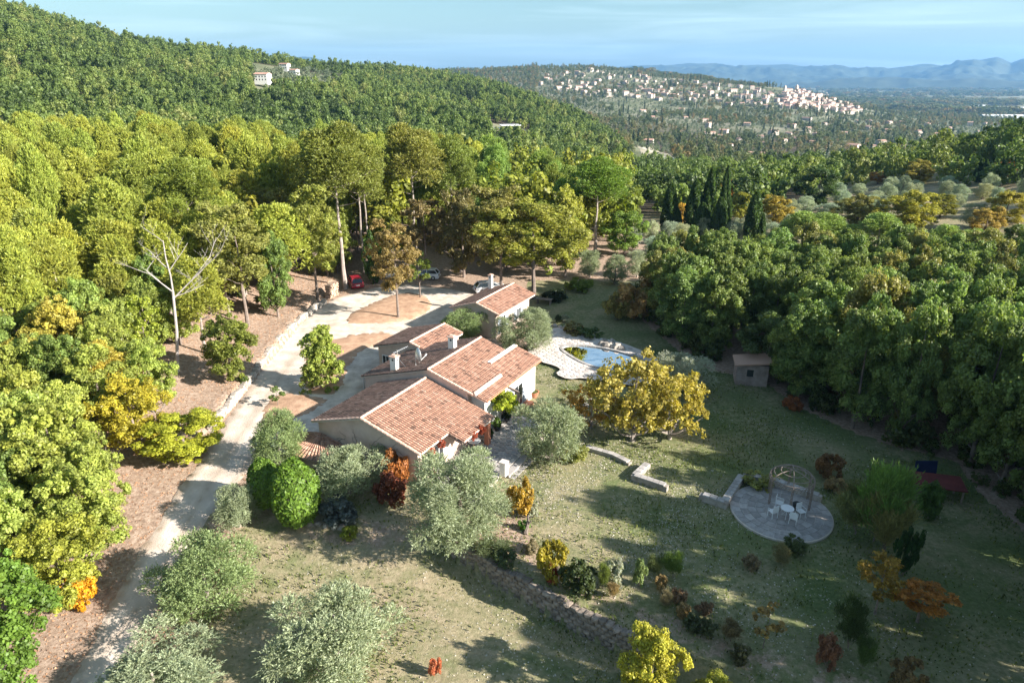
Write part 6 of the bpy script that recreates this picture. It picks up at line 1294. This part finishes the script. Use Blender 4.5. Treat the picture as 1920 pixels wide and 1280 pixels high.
# ------------------------------------------------------------------ far buildings
HV = []
for i, (w_, l_, h_) in enumerate(((8, 11, 5.5), (9, 14, 6.5), (7, 9, 7.5), (8, 18, 5), (10, 12, 8.5), (6, 8, 4))):
    mb = MB(); k = .27; mb.extr([(-w_ / 2, -3), (w_ / 2, -3), (w_ / 2, h_), (0, h_ + w_ / 2 * k), (-w_ / 2, h_)][::-1], -l_ / 2, l_ / 2, 0)
    for s in (-1, 1):
        for f_ in range(2 if h_ > 5 else 1):
            for j in range(int(l_ / 3.2)): mb.box((s * (w_ / 2 + .02), -l_ / 2 + 2 + j * 3.1, 1.6 + f_ * 2.7), (.12, 1.0, 1.3), 0, 1)
            for j in range(2): mb.box((-w_ / 4 + j * w_ / 2, s * (l_ / 2 + .02), 1.6 + f_ * 2.7), (1., .12, 1.3), 0, 1)
    me = mb.mesh('walls', [M_village, M_vwin]); rb = MB(); e = .45
    rb.extr([(-w_ / 2 - e, h_ - e * k), (0, h_ + w_ / 2 * k), (w_ / 2 + e, h_ - e * k), (w_ / 2 + e, h_ - e * k + .3), (0, h_ + w_ / 2 * k + .3), (-w_ / 2 - e, h_ - e * k + .3)], -l_ / 2 - .3, l_ / 2 + .3); HV.append((me, rb.mesh('roof', M_vroof)))
def far_house(px, py, i, sc, rz, label, grp, name='village_house', dz=0.):
    x, y, z = G(px, py); me, rf = HV[i]; o = link(name, me, None, (x, y, z + dz)); o.rotation_euler = (0, 0, rz); o.scale = (sc, sc, sc); r = link('roof', rf, o); setp(o, label, 'house', grp); return o
vl = []
def fillp(poly, n, seed, mind):
    g = random.Random(seed); out = []; xs = [p[0] for p in poly]; ys = [p[1] for p in poly]; t = 0
    while len(out) < n and t < 20000:
        t += 1; a, b = g.uniform(min(xs), max(xs)), g.uniform(min(ys), max(ys))
        if inpoly(np.array([a]), np.array([b]), poly)[0] and all(math.hypot(a - c, (b - d) * 2) > mind for c, d in out): out.append((a, b))
    return out
town = fillp([(1452, 190), (1478, 170), (1500, 163), (1535, 170), (1570, 183), (1600, 196), (1612, 208), (1600, 216), (1560, 212), (1520, 208), (1470, 204)], 150, 1, 4.6)
for a, b in town: vl.append((far_house(a, b, rnd.randrange(5), rnd.uniform(.85, 1.2), R(28) + rnd.uniform(-.35, .35) + (R(90) if rnd.random() < .4 else 0), None, 'houses of the hill village'), 'house packed in the old hill village', a, b))
for a, b in fillp([(1000, 150), (1050, 136), (1120, 133), (1250, 150), (1400, 165), (1455, 178), (1445, 208), (1330, 196), (1200, 186), (1100, 182), (1010, 165)], 135, 2, 9.5): vl.append((far_house(a, b, rnd.randrange(6), rnd.uniform(.85, 1.2), rnd.uniform(0, 3.1), None, 'villas on the village hillside'), 'pale villa on the hillside above the valley', a, b))
for a, b in fillp([(1190, 205), (1450, 222), (1640, 225), (1890, 225), (1800, 262), (1700, 290), (1500, 278), (1330, 282), (1290, 250), (1190, 225)], 48, 3, 24) + [(1215, 272), (1345, 262), (1388, 270), (1430, 272), (1650, 275), (1418, 297)]: vl.append((far_house(a, b, rnd.randrange(6), rnd.uniform(.8, 1.1), rnd.uniform(0, 3.1), None, 'houses down in the valley'), 'lone pale house in the wooded valley', a, b))
rank_labels(vl, [('the bell tower', 1492, 163), ('the long church roof', 1540, 195), ('the lower village end', 1612, 212), ('the round wooded knoll', 1050, 132), ('the hillside bend', 1250, 170), ('the golden trees', 1640, 212), ('the bare field', 1225, 290), ('the white sheds of the plain', 1800, 200), ('the village gate', 1458, 190)])
def tower(px, py, w_, h_, label):
    x, y, z = G(px, py); o = thing('bell_tower', (x, y, z), label, 'tower', R(30)); mb = MB(); mb.box((0, 0, h_ / 2 - 2), (w_, w_, h_ + 4)); mb.build('shaft', M_village, o); mb = MB(); mb.box((0, 0, h_ + .3), (w_ * 1.15, w_ * 1.15, .6)); mb.build('cornice', M_vroof, o); mb = MB(); mb.box((0, 0, h_ + 2), (w_ * .7, w_ * .7, 3.4)); mb.box((0, 0, h_ + 4.4), (w_ * .5, w_ * .5, 1.4), taper=.2); mb.build('belfry', M_village, o)
tower(1471, 172, 6, 10, 'square stone tower at the top of the village'); tower(1493, 172, 6, 12, 'taller bell tower rising over the village roofs')
far_house(495, 163, 1, .78, R(80), 'white house with a red roof half sunk in the hill forest', None, 'hill_house', 4); far_house(535, 134, 0, .85, R(75), 'pale house with pinkish roof at the top of the olive terraces', None, 'hill_house', 2); far_house(553, 144, 5, .95, R(70), 'small house with bright orange roof beside the hilltop olives', None, 'hill_house', 2); far_house(560, 158, 5, .6, R(70), 'tiny cream hut lowest on the olive terraces', None, 'hill_house', 1)
for o in [q for q in bpy.data.objects if q.name.startswith('hill_house')]:
    o.material_slots[0].link = 'OBJECT'; o.material_slots[0].material = M_white
x, y, z = G(957, 250); o = thing('flat_roofed_villa', (x, y, z + 1), 'modern flat-roofed villa among the hillside trees', 'house', R(10)); mb = MB(); mb.box((0, 0, 1), (13, 8, 7)); mb.box((-9, 1, 0), (6, 7, 5)); mb.build('walls', M_village, o); mb = MB(); mb.box((0, 0, 4.7), (15, 10, .5)); mb.box((-10, 1, 2.7), (8, 8, .4)); mb.build('roof', M_indus, o); mb = MB(); mb.box((0, -4.05, 2.6), (11, .2, 1.6)); mb.build('window', M_vwin, o)
x, y, z = G(1247, 310); o = thing('farm_house', (x, y, z), 'long low white farm house below the bare field', 'house', R(-35)); mb = MB(); mb.box((0, 0, 1.4), (17, 6, 5)); mb.build('walls', M_village, o); mb = MB(); mb.extr([(-3.6, 3.9), (0, 5.1), (3.6, 3.9), (3.6, 4.1), (0, 5.3), (-3.6, 4.1)], -9, 9); r = mb.build('roof', M_indus, o); r.rotation_euler = (0, 0, R(90))
for i, (a, b, w_, l_) in enumerate(((1700, 196, 60, 24), (1715, 199, 50, 20), (1765, 197, 70, 24), (1790, 200, 90, 26), (1825, 202, 110, 30), (1870, 205, 130, 30), (1905, 206, 90, 30), (1880, 222, 120, 26), (1910, 218, 60, 20))):
    x, y, z = G(a, b); o = thing('industrial_shed', (x, y, z), 'long white industrial shed on the plain, %s along from the village' % ordw(i + 1), 'shed', R(rnd.uniform(-12, 4)), 'white sheds on the plain'); mb = MB(); mb.box((0, 0, 3), (w_, l_, 9)); mb.build('walls', M_indus, o); mb = MB(); mb.extr([(-l_ / 2 - 1, 7.4), (0, 10), (l_ / 2 + 1, 7.4), (l_ / 2 + 1, 7.9), (0, 10.5), (-l_ / 2 - 1, 7.9)], -w_ / 2 - 1, w_ / 2 + 1); r = mb.build('roof', M_indus, o); r.rotation_euler = (0, 0, R(90))
M_field = rough_mat('dry_field', (.30, .26, .17), (.44, .39, .29), .02, bump=.2); M_track = rough_mat('pale_track', (.50, .45, .38), (.62, .56, .49), .1, bump=.1)
M_green = rough_mat('green_field', (.13, .16, .06), (.2, .22, .1), .02, bump=.2)
def field(name, px, mat, dz=1.2, res=14., step=14.): setp(sheet(name, px2w(px), dz, mat, res=res, step=step, jit=0), kind='structure')
field('dry_field', [(1192, 268), (1230, 278), (1262, 296), (1290, 300), (1275, 312), (1235, 322), (1205, 305)], M_field, .5, 8, 6)
field('plain_field', [(1770, 207), (1915, 212), (1915, 217), (1790, 214)], M_field, 3, 60, 30); field('plain_field', [(1840, 226), (1960, 226), (1960, 232), (1850, 232)], M_green, 2, 50, 20)
for tr in ([(1195, 268), (1203, 276), (1218, 284), (1234, 291), (1240, 296)], [(1212, 305), (1222, 300), (1232, 296)], [(1600, 236), (1560, 232), (1530, 236)]):
    q = px2w(tr); lft = shifted(q, 2.2); rgt = shifted(q, -2.2); setp(sheet('track', lft + rgt[::-1], .9, M_track, res=6, step=4, jit=0), kind='structure')
# ------------------------------------------------------------------ mountains on the horizon
def mountains():
    U = np.linspace(420, 2500, 520); D = np.concatenate([np.linspace(7600, 13500, 70), np.linspace(13700, 17000, 14)])
    sk = np.interp(U, [420, 545, 560, 575, 590, 605, 640, 1060, 1110, 1140, 1180, 1225, 1260, 1290, 1330, 1370, 1400, 1440, 1480, 1520, 1560, 1600, 1640, 1670, 1690, 1720, 1740, 1762, 1780, 1790, 1812, 1835, 1850, 1862, 1874, 1890, 1905, 1925, 2000, 2200, 2500],
        [150, 140, 109, 107, 108, 112, 145, 145, 136, 130, 124, 123, 122, 118, 120, 124, 121, 122, 122, 125, 124, 127, 130, 131, 127, 119, 118, 121, 119, 112, 110, 112, 109, 107, 111, 118, 112, 107, 104, 112, 118])
    al = np.arctan((U - 960) * cp / F); AL, DM = np.meshgrid(al, D); X = DM * np.sin(AL); Y = DM * np.cos(AL)
    zc_ = 13000; ys = zc_ * np.cos(al); xs = zc_ * np.sin(al); v = (640 - sk) / F; crest = H + ys * (v * cp - sp) / (cp + v * sp)
    t = np.clip((DM - 9300) / (13000 - 9300), 0, 1); t2 = np.clip((DM - 13000) / 4000, 0, 1); base = -140
    rid = np.array([[mnoise.ridged_multi_fractal(Vector((x / 1500., y / 1500., 0)), .9, 2.2, 6, 1, 2) for x, y in zip(rx, ry)] for rx, ry in zip(X, Y)])
    Z = base + (crest[None] - base) * (t ** 1.25) * (1 - t2 * .9); Z = Z + (rid - 1.1) * 190 * np.sin(np.pi * np.clip(t, 0, 1)) ** .8 + (rid - 1.1) * 16 * (t > .98)
    foot = np.exp(-((DM - 8600) / 500) ** 2); fz = np.interp(U, [420, 1100, 1250, 1400, 1480, 1560, 1700, 1800, 1920, 2500], [0, 30, 60, 75, 55, 85, 100, 105, 80, 60])[None]
    Z = Z + foot * (fz * 1.15 + (rid - 1.1) * 70)
    nr, nc = X.shape; i = np.arange(nr - 1)[:, None] * nc + np.arange(nc - 1)[None]; FA = np.stack([i, i + 1, i + nc + 1, i + nc], -1).reshape(-1, 4)[:, ::-1]
    m = rough_mat('mountain_forest', (.02, .035, .02), (.07, .085, .05), .004, bump=0)
    setp(link('mountains', mesh_np('mountains', np.stack([X.ravel(), Y.ravel(), Z.ravel()], 1), FA, m, smooth=True)), kind='structure')
mountains()
# ------------------------------------------------------------------ ground cover close by
def cover(name, n, reg, size_, mat, label, cat, seed, up=1.0, asp=1.3, dens=None, lift=.02, k3=False):
    g = np.random.RandomState(seed); X = g.uniform(reg[0], reg[1], n); Y = g.uniform(reg[2], reg[3], n); k = np.ones(n, bool) if dens is None else g.rand(n) < dens(X, Y); X, Y = X[k], Y[k]; Z = hgt(X, Y) + lift; N = len(X); P = np.stack([X, Y, Z], 1)
    nr = unit(g.normal(size=(N, 3)) * .5 + np.array([0, 0, up])); t = unit(np.cross(nr, g.normal(size=(N, 3)))); b = np.cross(nr, t); s = size_ * (.6 + .8 * g.rand(N, 1))
    if k3: t = unit(g.normal(size=(N, 3)) * .45 + np.array([0, 0, 1.])); b = unit(np.cross(t, g.normal(size=(N, 3)))); P = P + t * s * asp * .45
    V = np.stack([P - t * s * asp / 2, P + b * s / 2, P + t * s * asp / 2, P - b * s / 2], 1).reshape(-1, 3)
    o = link(name, mesh_np(name, V, np.arange(N * 4).reshape(-1, 4), mat, {'v': ('FACE', g.rand(N)), 'k': ('FACE', g.rand(N) ** 2)})); o.color = (.12, .15, .045, 1); return setp(o, label, cat, None, 'stuff')
dr = lambda X, Y: ~inpoly(X, Y, DRIVE); house_no = lambda X, Y: ~inpoly(X, Y, [AB(33, -36.5), AB(33, -20), AB(54, -24.5), AB(54, -36.5)])
lawn = lambda X, Y: (X > -20) & dr(X, Y) & house_no(X, Y) & ~inpoly(X, Y, RWOOD) & ~inpoly(X, Y, DW) & (np.hypot(X - tx_, Y - ty_) > 3.4)
nz = lambda X, Y: np.clip(.45 + .45 * wob(X, Y, 11.) + .3 * wob(Y, X, 3.), .04, 1)
cover('fallen_leaves', 150000, (-22, 42, 22, 64), .075, M_paperleaf, 'pale dry leaves sprinkled over the lawn', 'leaves', 51, dens=lambda X, Y: lawn(X, Y) * nz(X, Y) * (.25 * np.exp(-((X - 5) / 20) ** 2) + .75 * np.exp(-((X - 8) / 7.5) ** 2 - ((Y - 40) / 7.5) ** 2)))
cover('grass_tufts', 120000, (-22, 50, 20, 70), .075, M_leaf, 'short tufts of grass in the lawn', 'grass', 52, asp=2.4, dens=lambda X, Y: lawn(X, Y) * nz(Y + 40, X), k3=True)
cover('leaf_litter', 45000, (-60, -16, 18, 98), .11, M_brownleaf, 'brown fallen leaves over the banks beside the drive', 'leaves', 53, dens=lambda X, Y: (dr(X, Y) | (np.random.RandomState(1).rand(len(X)) < .06)) * (X < -18.5))
# ------------------------------------------------------------------ air
mh = bpy.data.materials.new('haze'); mh.use_nodes = True; mh.node_tree.nodes.clear(); oo = nn(mh.node_tree, 'ShaderNodeOutputMaterial'); pv = nn(mh.node_tree, 'ShaderNodeVolumePrincipled')
pv.inputs['Color'].default_value = (.26, .56, 1.0, 1); pv.inputs['Density'].default_value = 6e-5; pv.inputs['Anisotropy'].default_value = .1; mh.node_tree.links.new(pv.outputs[0], oo.inputs['Volume'])
mb = MB(); x0, x1, y0, y1, z0, z1 = -14000, 21000, -400, 18500, -260, 620
mb.add([(x0, y0, z0), (x1, y0, z0), (x1, y1, z0), (x0, y1, z0), (x0, y0, z1), (x1, y0, z1), (x1, y1, z1), (x0, y1, z1)], [(0, 3, 2, 1), (4, 5, 6, 7), (0, 1, 5, 4), (1, 2, 6, 5), (2, 3, 7, 6), (3, 0, 4, 7)])
setp(mb.build('haze', mh), kind='stuff')
